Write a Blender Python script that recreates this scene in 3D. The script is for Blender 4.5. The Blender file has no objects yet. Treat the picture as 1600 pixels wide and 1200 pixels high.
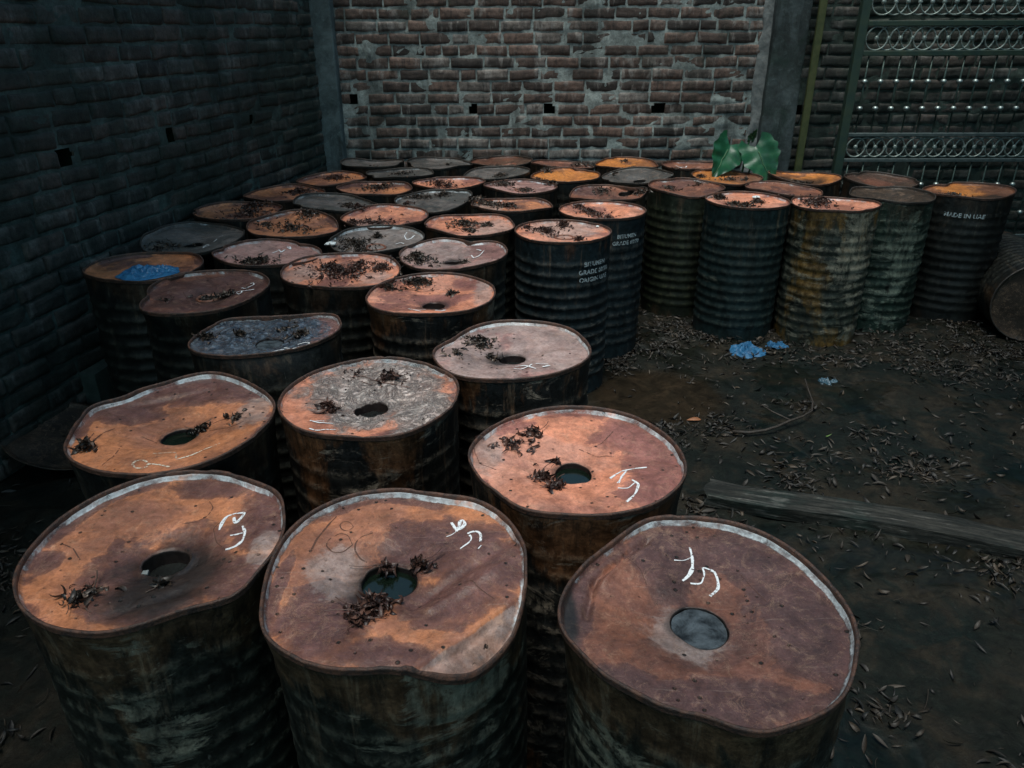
import bpy, math, random
import numpy as np
from mathutils import Vector, Matrix, Euler
scene=bpy.context.scene
# ---------------------------------------------------------------- camera
cam=bpy.data.cameras.new('camera'); camo=bpy.data.objects.new('camera',cam); scene.collection.objects.link(camo)
cam.sensor_width=36.0; cam.lens=26.514; cam.clip_start=0.02; cam.clip_end=500
camo.location=(0,0,1.6719)
camo.rotation_mode='QUATERNION'
TH=math.radians(25.283); RO=math.radians(-0.2312)
Fw=Vector((0,math.cos(TH),-math.sin(TH))); R0=Vector((1,0,0)); U0=R0.cross(Fw)
Rv=R0*math.cos(RO)+U0*math.sin(RO); Uv=-R0*math.sin(RO)+U0*math.cos(RO)
camo.rotation_quaternion=Matrix((Rv,Uv,-Fw)).transposed().to_quaternion()
scene.camera=camo
# ---------------------------------------------------------------- sky, sun, exposure
SUN_EL=math.radians(76); SUN_AZ=math.radians(205)      # azimuth clockwise from +Y
w=bpy.data.worlds.new("World"); scene.world=w; w.use_nodes=True
nt=w.node_tree; nt.nodes.clear()
sky=nt.nodes.new('ShaderNodeTexSky'); sky.sky_type='NISHITA'; sky.sun_disc=False
sky.sun_elevation=SUN_EL; sky.sun_rotation=SUN_AZ; sky.air_density=1.0; sky.dust_density=2.0; sky.ozone_density=1.0
bg=nt.nodes.new('ShaderNodeBackground'); bg.inputs[1].default_value=0.085
wo=nt.nodes.new('ShaderNodeOutputWorld')
tint=nt.nodes.new('ShaderNodeMix'); tint.data_type='RGBA'; tint.blend_type='MULTIPLY'; tint.inputs[0].default_value=1.0   # teal cast multiplied into the sky colour to tone the shadows
tint.inputs[7].default_value=(.74,1.03,.95,1)
nt.links.new(sky.outputs[0],tint.inputs[6]); nt.links.new(tint.outputs[2],bg.inputs[0]); nt.links.new(bg.outputs[0],wo.inputs[0])
sl=bpy.data.lights.new('sun','SUN'); sl.energy=1.5; sl.angle=math.radians(28); sl.color=(1,.95,.90)
so=bpy.data.objects.new('sun',sl); scene.collection.objects.link(so)
sd=Vector((math.sin(SUN_AZ)*math.cos(SUN_EL),math.cos(SUN_AZ)*math.cos(SUN_EL),math.sin(SUN_EL)))
so.rotation_euler=(-sd).to_track_quat('-Z','Y').to_euler(); so.location=sd*20
scene.view_settings.view_transform='Standard'; scene.view_settings.look='None'
scene.view_settings.exposure=0.97; scene.view_settings.gamma=1
scene.render.engine='CYCLES'
scene.cycles.max_bounces=6; scene.cycles.diffuse_bounces=3; scene.cycles.glossy_bounces=3
HD=0.7752; RD=0.238
DR={
 'D1':{'r':[0.239,0.239,0.241,0.243,0.243,0.245,0.246,0.247,0.248,0.249,0.251,0.253,0.253,0.252,0.244,0.237,0.235,0.24,0.252,0.262,0.25,0.242,0.241,0.238,0.238,0.238,0.237,0.239,0.243,0.247,0.248,0.242,0.241,0.242,0.25,0.254,0.257,0.259,0.26,0.262,0.258,0.254,0.25,0.247,0.244,0.243,0.242,0.24],'c':[-0.687,1.196],'tone':'orange','body':'mossy','edge':0.9,'hole':[0.016,-0.022,'open',0.043],'chalk':[[0.0078,[[0.091,0.064],[0.089,0.086],[0.091,0.109],[0.102,0.116],[0.128,0.118],[0.121,0.09],[0.116,0.084],[0.108,0.104]]],[0.0051,[[0.12,0.044],[0.145,0.046]]],[0.0078,[[0.136,0.072],[0.15,0.048],[0.154,0.021],[0.146,0.005],[0.126,-0.001]]]],'scr':[[0.0027,[[0.035,0.164],[0.053,0.139],[0.051,0.109],[0.035,0.091],[0.007,0.084]]],[0.0026,[[0.087,0.093],[0.076,0.071],[0.097,0.028],[0.129,-0.003]]],[0.0025,[[-0.196,0.007],[-0.168,-0.005],[-0.141,-0.033]]]],'bl':[['k',0.048,-0.097,0.111,0.136],['s',0.03,-0.07,0.149,0.146],['s',0.183,0.103,0.073,0.144],['s',0.18,-0.089,0.071,0.076],['s',0.024,0.214,0.099,0.044],['s',-0.207,-0.04,0.043,0.04],['p',0.204,-0.004,0.027,0.059],['s',0.036,-0.189,0.088,0.035]],'lit':[[0.042,-0.097,0.012,14],[-0.075,-0.148,0.045,30]]},
 'D2':{'r':[0.243,0.241,0.242,0.246,0.252,0.258,0.256,0.254,0.252,0.25,0.247,0.242,0.235,0.24,0.256,0.276,0.292,0.293,0.284,0.273,0.261,0.25,0.24,0.234,0.233,0.236,0.24,0.244,0.246,0.25,0.255,0.259,0.262,0.261,0.253,0.259,0.266,0.274,0.277,0.279,0.279,0.278,0.275,0.27,0.265,0.259,0.252,0.247],'c':[-0.207,1.102],'tone':'orange','body':'mossy','edge':0.9,'hole':[-0.022,0.007,'water',0.052],'chalk':[[0.0078,[[0.082,0.17],[0.087,0.159],[0.094,0.146],[0.102,0.148],[0.11,0.161],[0.109,0.172],[0.104,0.181],[0.099,0.172],[0.099,0.157],[0.094,0.142]]],[0.0026,[[0.094,0.142],[0.088,0.133],[0.075,0.129]]],[0.0064,[[0.117,0.133],[0.125,0.14],[0.139,0.137],[0.144,0.125],[0.144,0.104]]],[0.0051,[[0.121,0.129],[0.127,0.118],[0.122,0.106],[0.112,0.096],[0.105,0.088]]],[0.0037,[[0.146,0.092],[0.14,0.082]]]],'scr':[[0.004,[[-0.155,0.185],[-0.167,0.148],[-0.178,0.11],[-0.183,0.064]]],[0.0026,[[-0.113,0.148],[-0.123,0.163],[-0.135,0.167],[-0.143,0.156],[-0.136,0.139],[-0.122,0.133],[-0.113,0.148]]],[0.0031,[[-0.106,0.097],[-0.119,0.122],[-0.137,0.127],[-0.154,0.11],[-0.157,0.092],[-0.141,0.074],[-0.121,0.076],[-0.106,0.097]]],[0.0032,[[-0.072,0.135],[-0.091,0.122],[-0.101,0.104],[-0.1,0.085],[-0.087,0.067],[-0.073,0.062]]],[0.0029,[[0.13,-0.015],[0.154,-0.041],[0.174,-0.062]]]],'bl':[['k',-0.038,-0.014,0.058,0.062],['s',0.068,0.098,0.137,0.092],['s',-0.122,-0.105,0.082,0.121],['s',0.093,-0.058,0.09,0.075],['s',0.0,-0.193,0.092,0.036],['s',-0.217,-0.064,0.018,0.129],['p',-0.122,0.022,0.054,0.068],['s',0.194,0.029,0.048,0.093],['s',0.135,0.011,0.071,0.073]],'lit':[[-0.042,-0.065,0.04,110],[0.03,0.049,0.017,40],[-0.056,-0.108,0.02,50],[-0.036,0.046,0.017,20]]},
 'D3':{'r':[0.257,0.262,0.259,0.252,0.249,0.248,0.243,0.241,0.24,0.239,0.233,0.244,0.255,0.255,0.252,0.25,0.25,0.248,0.245,0.24,0.238,0.238,0.24,0.24,0.239,0.239,0.239,0.239,0.243,0.247,0.252,0.258,0.262,0.265,0.265,0.266,0.267,0.268,0.262,0.251,0.238,0.232,0.228,0.23,0.234,0.238,0.243,0.251],'c':[0.334,1.002],'tone':'brown','body':'mossy','edge':1.0,'hole':[-0.014,-0.01,'cap',0.05],'chalk':[[0.0087,[[0.011,0.189],[0.01,0.161],[0.004,0.131],[-0.006,0.113],[-0.021,0.1]]],[0.0036,[[-0.027,0.152],[-0.01,0.15],[0.01,0.163]]],[0.0047,[[-0.007,0.096],[0.013,0.094],[0.024,0.118],[0.022,0.135],[0.036,0.127]]],[0.0083,[[0.036,0.127],[0.043,0.122],[0.044,0.101],[0.041,0.08],[0.022,0.065]]]],'scr':[[0.0018,[[-0.118,0.147],[-0.098,0.119],[-0.09,0.083]]],[0.0018,[[0.089,0.108],[0.105,0.064],[0.115,0.039]]],[0.0019,[[-0.075,0.227],[-0.063,0.186]]]],'bl':[['k',-0.237,0.009,0.015,0.096],['s',-0.042,0.166,0.073,0.12],['s',-0.02,-0.179,0.134,0.05],['s',-0.179,-0.15,0.069,0.038],['s',0.176,-0.01,0.092,0.183],['p',-0.041,-0.031,0.066,0.061],['s',0.129,0.165,0.11,0.081],['s',-0.223,0.041,0.034,0.1]],'lit':[]},
 'D4':{'r':[0.253,0.249,0.245,0.243,0.241,0.239,0.24,0.248,0.251,0.249,0.244,0.243,0.244,0.245,0.245,0.245,0.246,0.247,0.247,0.248,0.25,0.251,0.251,0.249,0.247,0.245,0.244,0.245,0.246,0.248,0.252,0.255,0.255,0.256,0.255,0.253,0.252,0.251,0.25,0.248,0.247,0.247,0.248,0.248,0.247,0.248,0.25,0.252],'c':[0.149,1.508],'tone':'salmon','body':'rustblack','edge':0.8,'hole':[-0.009,-0.026,'water',0.046],'chalk':[[0.0072,[[0.071,-0.06],[0.101,-0.035],[0.127,-0.027],[0.159,-0.028]]],[0.0073,[[0.115,-0.03],[0.097,-0.063],[0.085,-0.092]]],[0.0042,[[0.082,-0.112],[0.103,-0.118],[0.121,-0.097]]],[0.0071,[[0.116,-0.084],[0.129,-0.102],[0.118,-0.135],[0.106,-0.155],[0.092,-0.174]]]],'scr':[[0.0032,[[0.104,0.15],[0.069,0.098],[0.039,0.08]]],[0.003,[[-0.241,0.051],[-0.224,-0.008],[-0.186,-0.036]]],[0.003,[[0.094,0.049],[0.055,0.043],[0.013,0.08]]]],'bl':[['s',0.19,-0.011,0.088,0.16],['s',0.167,0.126,0.118,0.093],['s',0.155,-0.131,0.083,0.056],['p',-0.21,0.051,0.038,0.106],['s',-0.182,0.197,0.082,0.049]],'lit':[[-0.085,-0.059,0.023,30],[-0.051,-0.096,0.025,30],[-0.149,0.081,0.077,26],[-0.098,0.139,0.029,24],[-0.044,0.026,0.012,10]]},
 'D5':{'r':[0.248,0.243,0.243,0.244,0.248,0.253,0.254,0.254,0.255,0.256,0.257,0.259,0.261,0.265,0.268,0.266,0.265,0.263,0.257,0.253,0.25,0.246,0.244,0.244,0.244,0.245,0.246,0.246,0.244,0.244,0.243,0.246,0.252,0.259,0.269,0.28,0.289,0.294,0.277,0.263,0.25,0.245,0.241,0.236,0.229,0.266,0.262,0.256],'c':[-0.855,1.692],'tone':'orange','body':'dark','edge':0.8,'hole':[0.016,-0.028,'water',0.045],'chalk':[[0.0059,[[0.012,-0.188],[-0.011,-0.168],[-0.026,-0.173],[-0.023,-0.196],[-0.005,-0.211],[0.011,-0.208],[0.012,-0.188],[0.035,-0.191],[0.066,-0.203]]],[0.0046,[[-0.005,-0.129],[0.045,-0.124],[0.058,-0.145],[0.066,-0.168],[0.097,-0.145],[0.142,-0.09]]]],'scr':[[0.0049,[[-0.152,-0.003],[-0.168,-0.036],[-0.171,-0.088],[-0.17,-0.125]]],[0.0031,[[-0.096,-0.095],[-0.09,-0.15],[-0.096,-0.19]]],[0.0032,[[-0.072,-0.037],[-0.04,-0.05],[-0.01,-0.07]]],[0.0033,[[0.067,0.02],[0.108,0.044],[0.169,0.037]]],[0.0033,[[0.084,-0.005],[0.135,-0.012],[0.166,0.019]]]],'bl':[['s',0.022,0.19,0.266,0.087],['s',-0.172,0.076,0.118,0.073],['p',0.174,0.073,0.042,0.077],['s',0.134,0.23,0.072,0.066]],'lit':[[-0.167,-0.119,0.025,50],[0.06,0.002,0.023,30],[0.141,0.044,0.043,16]]},
 'D6':{'r':[0.244,0.244,0.244,0.244,0.244,0.244,0.246,0.248,0.246,0.244,0.24,0.236,0.24,0.243,0.249,0.253,0.252,0.249,0.245,0.242,0.241,0.24,0.239,0.237,0.237,0.24,0.242,0.244,0.246,0.244,0.244,0.246,0.248,0.249,0.249,0.25,0.251,0.252,0.251,0.248,0.246,0.246,0.246,0.246,0.245,0.244,0.244,0.244],'c':[-0.382,1.835],'tone':'salmon','body':'rustblack','edge':0.7,'hole':[0.003,-0.028,'hole',0.045],'chalk':[[0.0049,[[-0.137,-0.122],[-0.115,-0.133],[-0.077,-0.133]]],[0.0049,[[-0.125,-0.126],[-0.101,-0.122]]],[0.0048,[[-0.129,-0.163],[-0.108,-0.174],[-0.084,-0.171],[-0.062,-0.167]]]],'scr':[[0.0056,[[-0.078,0.168],[-0.032,0.136],[0.02,0.097],[0.096,0.071]]]],'bl':[['p',0.004,0.084,0.198,0.163],['p',0.147,-0.074,0.084,0.148],['p',-0.018,-0.091,0.083,0.081],['s',0.128,-0.195,0.095,0.026],['p',0.046,0.171,0.112,0.064]],'lit':[[0.034,0.127,0.04,60],[-0.108,-0.042,0.031,50],[-0.066,0.172,0.037,10]]},
 'D7':{'r':[0.243,0.25,0.251,0.253,0.254,0.257,0.259,0.258,0.255,0.248,0.241,0.237,0.232,0.231,0.23,0.229,0.23,0.23,0.232,0.234,0.236,0.239,0.241,0.242,0.241,0.241,0.242,0.242,0.246,0.25,0.252,0.253,0.253,0.252,0.25,0.249,0.249,0.249,0.247,0.243,0.24,0.233,0.225,0.219,0.215,0.211,0.22,0.234],'c':[0.004,2.156],'tone':'rose','body':'rustblack','edge':0.8,'hole':[-0.003,-0.009,'hole',0.04],'chalk':[[0.0057,[[0.0,-0.121],[0.023,-0.135],[0.046,-0.112],[0.056,-0.089]]],[0.0076,[[0.006,-0.098],[0.036,-0.103],[0.066,-0.135]]],[0.0058,[[0.067,-0.084],[0.105,-0.094]]],[0.0094,[[0.087,-0.122],[0.108,-0.108]]]],'bl':[['p',0.117,0.041,0.141,0.202],['p',-0.123,0.018,0.12,0.183],['p',-0.078,-0.152,0.112,0.068],['s',-0.131,0.183,0.064,0.082],['p',0.018,0.211,0.129,0.06],['k',-0.033,-0.009,0.051,0.051]],'lit':[[-0.106,0.087,0.053,60],[-0.171,-0.007,0.04,14],[-0.063,0.002,0.024,16]]},
 'D8':{'r':[0.221,0.226,0.232,0.238,0.24,0.238,0.234,0.225,0.216,0.208,0.2,0.194,0.188,0.183,0.18,0.178,0.176,0.175,0.18,0.186,0.191,0.2,0.21,0.22,0.229,0.237,0.242,0.245,0.25,0.254,0.258,0.231,0.211,0.192,0.177,0.173,0.169,0.165,0.165,0.172,0.178,0.185,0.201,0.217,0.219,0.216,0.214,0.216],'c':[-0.799,2.289],'tone':'rose','body':'dark','edge':0.6,'hole':[0.009,-0.006,'cap',0.045],'chalk':[[0.006,[[0.052,-0.119],[0.071,-0.104],[0.084,-0.099],[0.076,-0.12],[0.06,-0.135],[0.052,-0.119]]],[0.0061,[[0.078,-0.083],[0.106,-0.099],[0.12,-0.083]]],[0.0061,[[0.117,-0.062],[0.139,-0.046],[0.155,-0.052],[0.142,-0.073],[0.122,-0.083]]]],'bl':[['u',-0.064,0.029,0.232,0.207],['s',0.133,0.086,0.108,0.124],['s',-0.033,-0.134,0.139,0.043]],'lit':[[-0.196,-0.004,0.033,40],[-0.102,0.041,0.03,30],[0.1,0.027,0.038,40],[0.025,0.087,0.065,14]]},
 'D9':{'r':[0.239,0.243,0.246,0.249,0.252,0.255,0.257,0.254,0.251,0.247,0.243,0.242,0.241,0.241,0.243,0.246,0.248,0.248,0.248,0.247,0.247,0.246,0.244,0.242,0.239,0.24,0.241,0.243,0.244,0.246,0.247,0.249,0.251,0.252,0.253,0.254,0.253,0.252,0.251,0.25,0.249,0.247,0.246,0.244,0.242,0.24,0.24,0.239],'c':[-0.3,2.705],'tone':'salmon','body':'rustblack','edge':0.5,'hole':[0.01,-0.05,'hole',0.043],'chalk':[[0.0069,[[-0.071,-0.141],[-0.046,-0.155],[-0.023,-0.175]]],[0.0069,[[-0.046,-0.155],[-0.009,-0.142]]],[0.0068,[[0.028,-0.163],[0.045,-0.129],[0.063,-0.143],[0.049,-0.17],[0.028,-0.163]]]],'scr':[[0.005,[[-0.125,0.104],[-0.043,0.079],[0.028,0.11]]]],'bl':[['k',0.01,-0.05,0.062,0.059],['s',0.15,0.158,0.088,0.1],['p',0.192,0.037,0.036,0.155],['s',0.038,-0.014,0.12,0.06]],'lit':[[-0.077,0.161,0.076,120],[-0.173,0.089,0.025,40],[0.07,0.039,0.024,30]]},
 'D10':{'r':[0.223,0.215,0.207,0.203,0.218,0.234,0.249,0.264,0.274,0.277,0.275,0.27,0.268,0.266,0.265,0.263,0.26,0.254,0.245,0.236,0.23,0.228,0.226,0.224,0.225,0.228,0.231,0.234,0.238,0.242,0.247,0.253,0.26,0.265,0.263,0.262,0.261,0.261,0.261,0.262,0.266,0.269,0.269,0.263,0.256,0.248,0.24,0.232],'c':[-1.16,2.745],'tone':'brown','body':'dark','edge':0.6,'hole':[0.004,0.002,'ring',0.045],'chalk':[[0.0061,[[0.109,0.009],[0.124,0.024],[0.136,-0.007],[0.129,-0.022],[0.112,0.001]]],[0.0061,[[0.129,0.016],[0.156,0.016],[0.175,0.023]]],[0.0063,[[0.108,0.072],[0.131,0.055],[0.138,0.071],[0.148,0.104],[0.138,0.129],[0.128,0.12]]]],'scr':[[0.006,[[-0.064,-0.042],[0.012,-0.116],[0.071,-0.117],[0.081,-0.044]]],[0.0037,[[-0.106,0.035],[-0.023,-0.087]]]],'bl':[['k',0.016,0.002,0.069,0.074],['s',0.013,0.01,0.245,0.207],['s',0.084,0.171,0.129,0.135]],'lit':[[0.067,0.009,0.059,40],[-0.011,0.01,0.064,20],[-0.118,-0.086,0.043,8]]},
 'D11':{'r':[0.249,0.246,0.242,0.237,0.229,0.222,0.214,0.21,0.208,0.205,0.203,0.204,0.212,0.22,0.228,0.237,0.241,0.244,0.246,0.246,0.244,0.242,0.239,0.237,0.235,0.232,0.23,0.228,0.227,0.227,0.227,0.227,0.226,0.223,0.22,0.217,0.215,0.218,0.221,0.225,0.228,0.232,0.236,0.242,0.248,0.253,0.256,0.253],'c':[-1.533,3.071],'tone':'orange','body':'dark','edge':0.2,'lit':[]},
 'D12':{'r':[0.25,0.248,0.246,0.246,0.247,0.247,0.244,0.241,0.239,0.236,0.234,0.237,0.242,0.247,0.254,0.263,0.27,0.275,0.281,0.274,0.267,0.26,0.252,0.245,0.24,0.238,0.236,0.235,0.238,0.243,0.249,0.254,0.255,0.255,0.254,0.252,0.249,0.247,0.252,0.258,0.265,0.268,0.27,0.273,0.267,0.261,0.255,0.252],'c':[-0.696,3.007],'tone':'salmon','body':'dark','edge':0.6,'bl':[['p',-0.169,-0.007,0.066,0.14],['p',0.141,-0.055,0.065,0.089]],'lit':[[-0.016,0.018,0.186,200],[0.046,0.111,0.082,60],[0.151,0.053,0.054,60],[-0.07,0.084,0.065,80]]},
 'D13':{'r':[0.233,0.231,0.229,0.235,0.243,0.252,0.26,0.265,0.27,0.271,0.267,0.262,0.256,0.249,0.242,0.235,0.233,0.232,0.231,0.231,0.233,0.236,0.239,0.242,0.246,0.249,0.253,0.257,0.263,0.27,0.263,0.249,0.217,0.19,0.209,0.228,0.245,0.259,0.272,0.266,0.26,0.253,0.248,0.245,0.242,0.239,0.237,0.235],'c':[-0.263,3.252],'tone':'rose','body':'dark','edge':0.6,'hole':[0.009,-0.039,'open',0.04],'chalk':[[0.0057,[[0.083,0.043],[0.097,-0.01],[0.118,0.021],[0.139,0.085]]],[0.0058,[[0.103,0.107],[0.127,0.085]]]],'bl':[['k',0.009,-0.039,0.05,0.071],['s',0.15,0.085,0.116,0.163],['p',-0.076,0.035,0.171,0.192]],'lit':[[-0.136,-0.067,0.094,90],[-0.161,0.025,0.04,40],[0.057,-0.05,0.039,16]]},
 'D14':{'c':[0.252,3.65],'tone':'salmon','body':'navy','edge':0.4,'hole':[0.007,-0.002,'ring',0.045],'bl':[['p',0.01,0.143,0.194,0.192]],'lit':[[-0.084,0.051,0.095,90],[0.011,0.157,0.052,60],[0.07,-0.115,0.03,30],[-0.178,0.119,0.039,20]]},
 'D15':{'c':[-1.081,3.283],'tone':'rose','body':'dark','edge':0.5,'chalk':[[0.0072,[[-0.001,0.059],[0.019,0.091]]],[0.0073,[[0.016,0.102],[0.036,0.069],[0.045,0.102]]],[0.0074,[[0.042,0.147],[0.066,0.113],[0.054,0.158],[0.039,0.158]]]],'lit':[[-0.004,-0.106,0.1,120],[-0.045,-0.125,0.05,50]]},
 'D16':{'r':[0.22,0.221,0.223,0.224,0.226,0.233,0.246,0.258,0.271,0.275,0.273,0.269,0.262,0.255,0.248,0.241,0.235,0.229,0.228,0.226,0.225,0.223,0.223,0.225,0.226,0.228,0.23,0.232,0.234,0.236,0.241,0.247,0.252,0.258,0.262,0.265,0.269,0.272,0.267,0.262,0.256,0.25,0.243,0.234,0.226,0.217,0.217,0.218],'c':[-0.638,3.518],'tone':'grey','body':'dark','edge':0.7,'hole':[0.002,-0.04,'ring',0.045],'chalk':[[0.0063,[[0.126,0.141],[0.12,0.091],[0.136,0.041],[0.156,0.053],[0.17,0.09]]],[0.0061,[[0.09,-0.006],[0.113,0.006],[0.131,-0.018]]]],'bl':[['p',0.03,0.031,0.214,0.246]],'lit':[[-0.091,-0.038,0.108,140],[-0.012,0.106,0.031,50],[-0.059,-0.152,0.088,30]]},
 'D17':{'r':[0.23,0.233,0.236,0.239,0.243,0.247,0.253,0.259,0.266,0.266,0.266,0.266,0.266,0.282,0.299,0.316,0.326,0.313,0.3,0.287,0.274,0.263,0.254,0.246,0.238,0.23,0.223,0.228,0.233,0.237,0.242,0.247,0.252,0.26,0.268,0.275,0.283,0.296,0.31,0.32,0.314,0.308,0.296,0.277,0.259,0.24,0.224,0.227],'c':[-1.512,3.562],'tone':'grey','body':'dark','edge':0.3,'hole':[-0.003,-0.033,'open',0.045],'chalk':[[0.0059,[[0.087,-0.139],[0.072,-0.058],[0.1,-0.094],[0.087,-0.139]]],[0.0061,[[0.1,-0.035],[0.103,0.001]]],[0.0062,[[0.092,0.05],[0.112,0.063]]]],'lit':[[-0.095,-0.091,0.09,40],[-0.127,-0.136,0.054,20]]},
 'D18':{'c':[0.495,4.112],'tone':'salmon','body':'navy','edge':0.5,'hole':[0.014,0.001,'ring',0.04],'lit':[[-0.061,0.05,0.077,110],[-0.114,0.133,0.05,50],[0.026,-0.047,0.055,30]]},
 'D19':{'c':[-0.212,3.814],'tone':'salmon','body':'dark','edge':0.5,'hole':[0.007,0.001,'ring',0.04],'bl':[['p',0.118,-0.014,0.13,0.165]],'lit':[[-0.031,0.044,0.099,120],[0.085,0.014,0.039,40],[0.008,-0.093,0.057,40]]},
 'D20':{'c':[-0.667,3.991],'tone':'salmon','body':'dark','edge':0.5,'hole':[-0.0,-0.016,'ring',0.04],'bl':[['p',-0.106,-0.087,0.133,0.132]],'lit':[[-0.046,-0.045,0.135,110],[-0.18,0.173,0.05,50],[0.086,0.25,0.036,30],[-0.156,-0.086,0.047,50]]},
 'D21':{'c':[-1.098,3.794],'tone':'orange','body':'dark','edge':0.5,'lit':[[-0.022,0.023,0.144,90],[0.018,0.194,0.082,80],[-0.153,0.025,0.065,40]]},
 'D22':{'c':[-1.488,4.131],'tone':'orange','body':'dark','edge':0.3,'lit':[[0.045,0.018,0.155,130],[0.029,0.15,0.109,80]]},
 'D23':{'c':[0.002,4.266],'tone':'orange','body':'dark','edge':0.4,'bl':[['p',-0.131,-0.013,0.09,0.152]],'lit':[[-0.133,0.055,0.124,140],[-0.023,-0.015,0.072,60],[-0.192,0.163,0.052,50]]},
 'D24':{'c':[-0.449,4.412],'tone':'grey','body':'dark','edge':0.7,'lit':[[-0.103,0.094,0.112,110],[0.044,0.128,0.06,60]]},
 'D25':{'c':[-1.017,4.335],'tone':'grey','body':'dark','edge':0.4,'lit':[[0.088,-0.002,0.059,50]]},
 'D26':{'c':[-1.378,4.644],'tone':'orange','body':'dark','edge':0.3,'lit':[[0.068,0.08,0.103,180]]},
 'D27':{'c':[-0.85,4.779],'tone':'orange','body':'dark','edge':0.4,'lit':[[-0.0,0.061,0.122,90],[0.035,0.146,0.082,50]]},
 'D28':{'c':[-0.4,4.927],'tone':'salmon','body':'dark','edge':0.5,'lit':[[-0.068,0.064,0.117,100],[-0.002,0.018,0.083,40]]},
 'D29':{'c':[0.062,4.814],'tone':'rose','body':'dark','edge':0.5,'hole':[0.006,-0.03,'ring',0.045],'lit':[[-0.116,0.101,0.099,100],[0.025,-0.051,0.088,50],[0.202,0.139,0.058,50]]},
 'D30':{'c':[-1.191,5.11],'tone':'orange','body':'dark','edge':0.4,'lit':[[0.019,0.069,0.112,110]]},
 'D31':{'c':[-0.759,5.307],'tone':'grey','body':'dark','edge':0.3,'lit':[[0.016,0.047,0.099,40]]},
 'D32':{'c':[-1.019,5.716],'tone':'grey','body':'dark','edge':0.3,'lit':[[0.005,0.021,0.076,14]]},
 'D33':{'c':[-0.533,5.724],'tone':'grey','body':'dark','edge':0.3,'lit':[[0.069,0.02,0.066,12]]},
 'D34':{'c':[-0.07,5.821],'tone':'rust','body':'dark','edge':0.2,'hole':[0.057,0.02,'ring',0.05],'lit':[[-0.035,-0.152,0.075,40]]},
 'D34b':{'c':[-0.094,5.29],'tone':'grey','body':'dark','edge':0.2,'lit':[[0.017,0.046,0.053,60]]},
 'D35':{'c':[0.373,5.651],'tone':'brown','body':'dark','edge':0.5,'hole':[-0.008,0.022,'hole',0.045],'lit':[[0.127,0.135,0.105,60],[-0.055,-0.17,0.072,30]]},
 'D36':{'c':[0.366,5.177],'tone':'bright','body':'dark','edge':0.1,'hole':[0.003,-0.031,'ring',0.045],'lit':[[-0.115,0.195,0.053,50],[-0.18,-0.003,0.052,30]]},
 'D37':{'c':[0.849,5.668],'tone':'bright','body':'dark','edge':0.1,'lit':[[0.006,0.169,0.038,20],[0.038,-0.064,0.055,24],[-0.068,-0.062,0.046,16]]},
 'D38':{'c':[0.839,5.153],'tone':'grey','body':'dark','edge':0.7,'hole':[0.029,0.045,'open',0.04],'lit':[[-0.128,0.171,0.044,20]]},
 'D39':{'c':[0.573,4.582],'tone':'brown','body':'dark','edge':0.5,'hole':[0.137,0.098,'open',0.05],'lit':[[-0.015,0.141,0.079,50],[0.203,0.017,0.069,60]]},
 'D40':{'c':[1.313,5.569],'tone':'brown','body':'dark','edge':0.3,'hole':[0.053,0.048,'ring',0.045],'chalk':[[0.0092,[[-0.125,0.081],[-0.123,-0.003],[-0.102,-0.03],[-0.054,0.023],[-0.027,0.107]]]],'lit':[[-0.154,-0.136,0.045,24]]},
 'D41':{'c':[1.087,4.749],'tone':'brown','body':'oldgreen','edge':0.4,'lit':[[-0.085,0.065,0.064,40],[0.101,0.125,0.081,20]]},
 'D42':{'c':[1.353,4.357],'tone':'salmon','body':'teal','edge':0.5,'lit':[[-0.136,0.091,0.052,90],[-0.086,-0.036,0.044,60],[-0.03,-0.072,0.051,90],[0.066,0.032,0.044,70]]},
 'D43':{'c':[1.816,4.253],'tone':'salmon','body':'mottled','edge':0.5,'lit':[[-0.085,0.061,0.123,200],[-0.009,0.166,0.074,100]]},
 'D44':{'c':[1.427,5.109],'tone':'bright','body':'dark','edge':0.2,'bl':[['s',0.147,-0.021,0.126,0.195]],'lit':[[-0.153,0.057,0.06,40],[0.026,0.005,0.093,40],[0.119,-0.044,0.034,20]]},
 'D45':{'c':[1.675,4.705],'tone':'brown','body':'dark','edge':0.4,'hole':[-0.021,-0.023,'open',0.045],'lit':[[0.023,-0.045,0.054,16]]},
 'D46':{'c':[1.939,5.1],'tone':'bright','body':'dark','edge':0.3,'hole':[-0.023,-0.046,'hole',0.06],'bl':[['k',-0.031,-0.068,0.164,0.141]],'lit':[[-0.059,-0.09,0.082,20]]},
 'D47':{'c':[2.38,4.928],'tone':'rust','body':'dark','edge':0.1,'lit':[]},
 'D47b':{'c':[2.234,4.477],'tone':'dark','body':'mottledgreen','edge':0.2,'lit':[]},
 'D48':{'c':[2.764,4.617],'tone':'bright','body':'blackish','edge':0.2,'bl':[['s',-0.213,-0.054,0.152,0.258],['k',-0.046,-0.134,0.223,0.106],['s',0.185,-0.062,0.113,0.222]],'lit':[[-0.097,-0.018,0.092,50]]},
}
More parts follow.
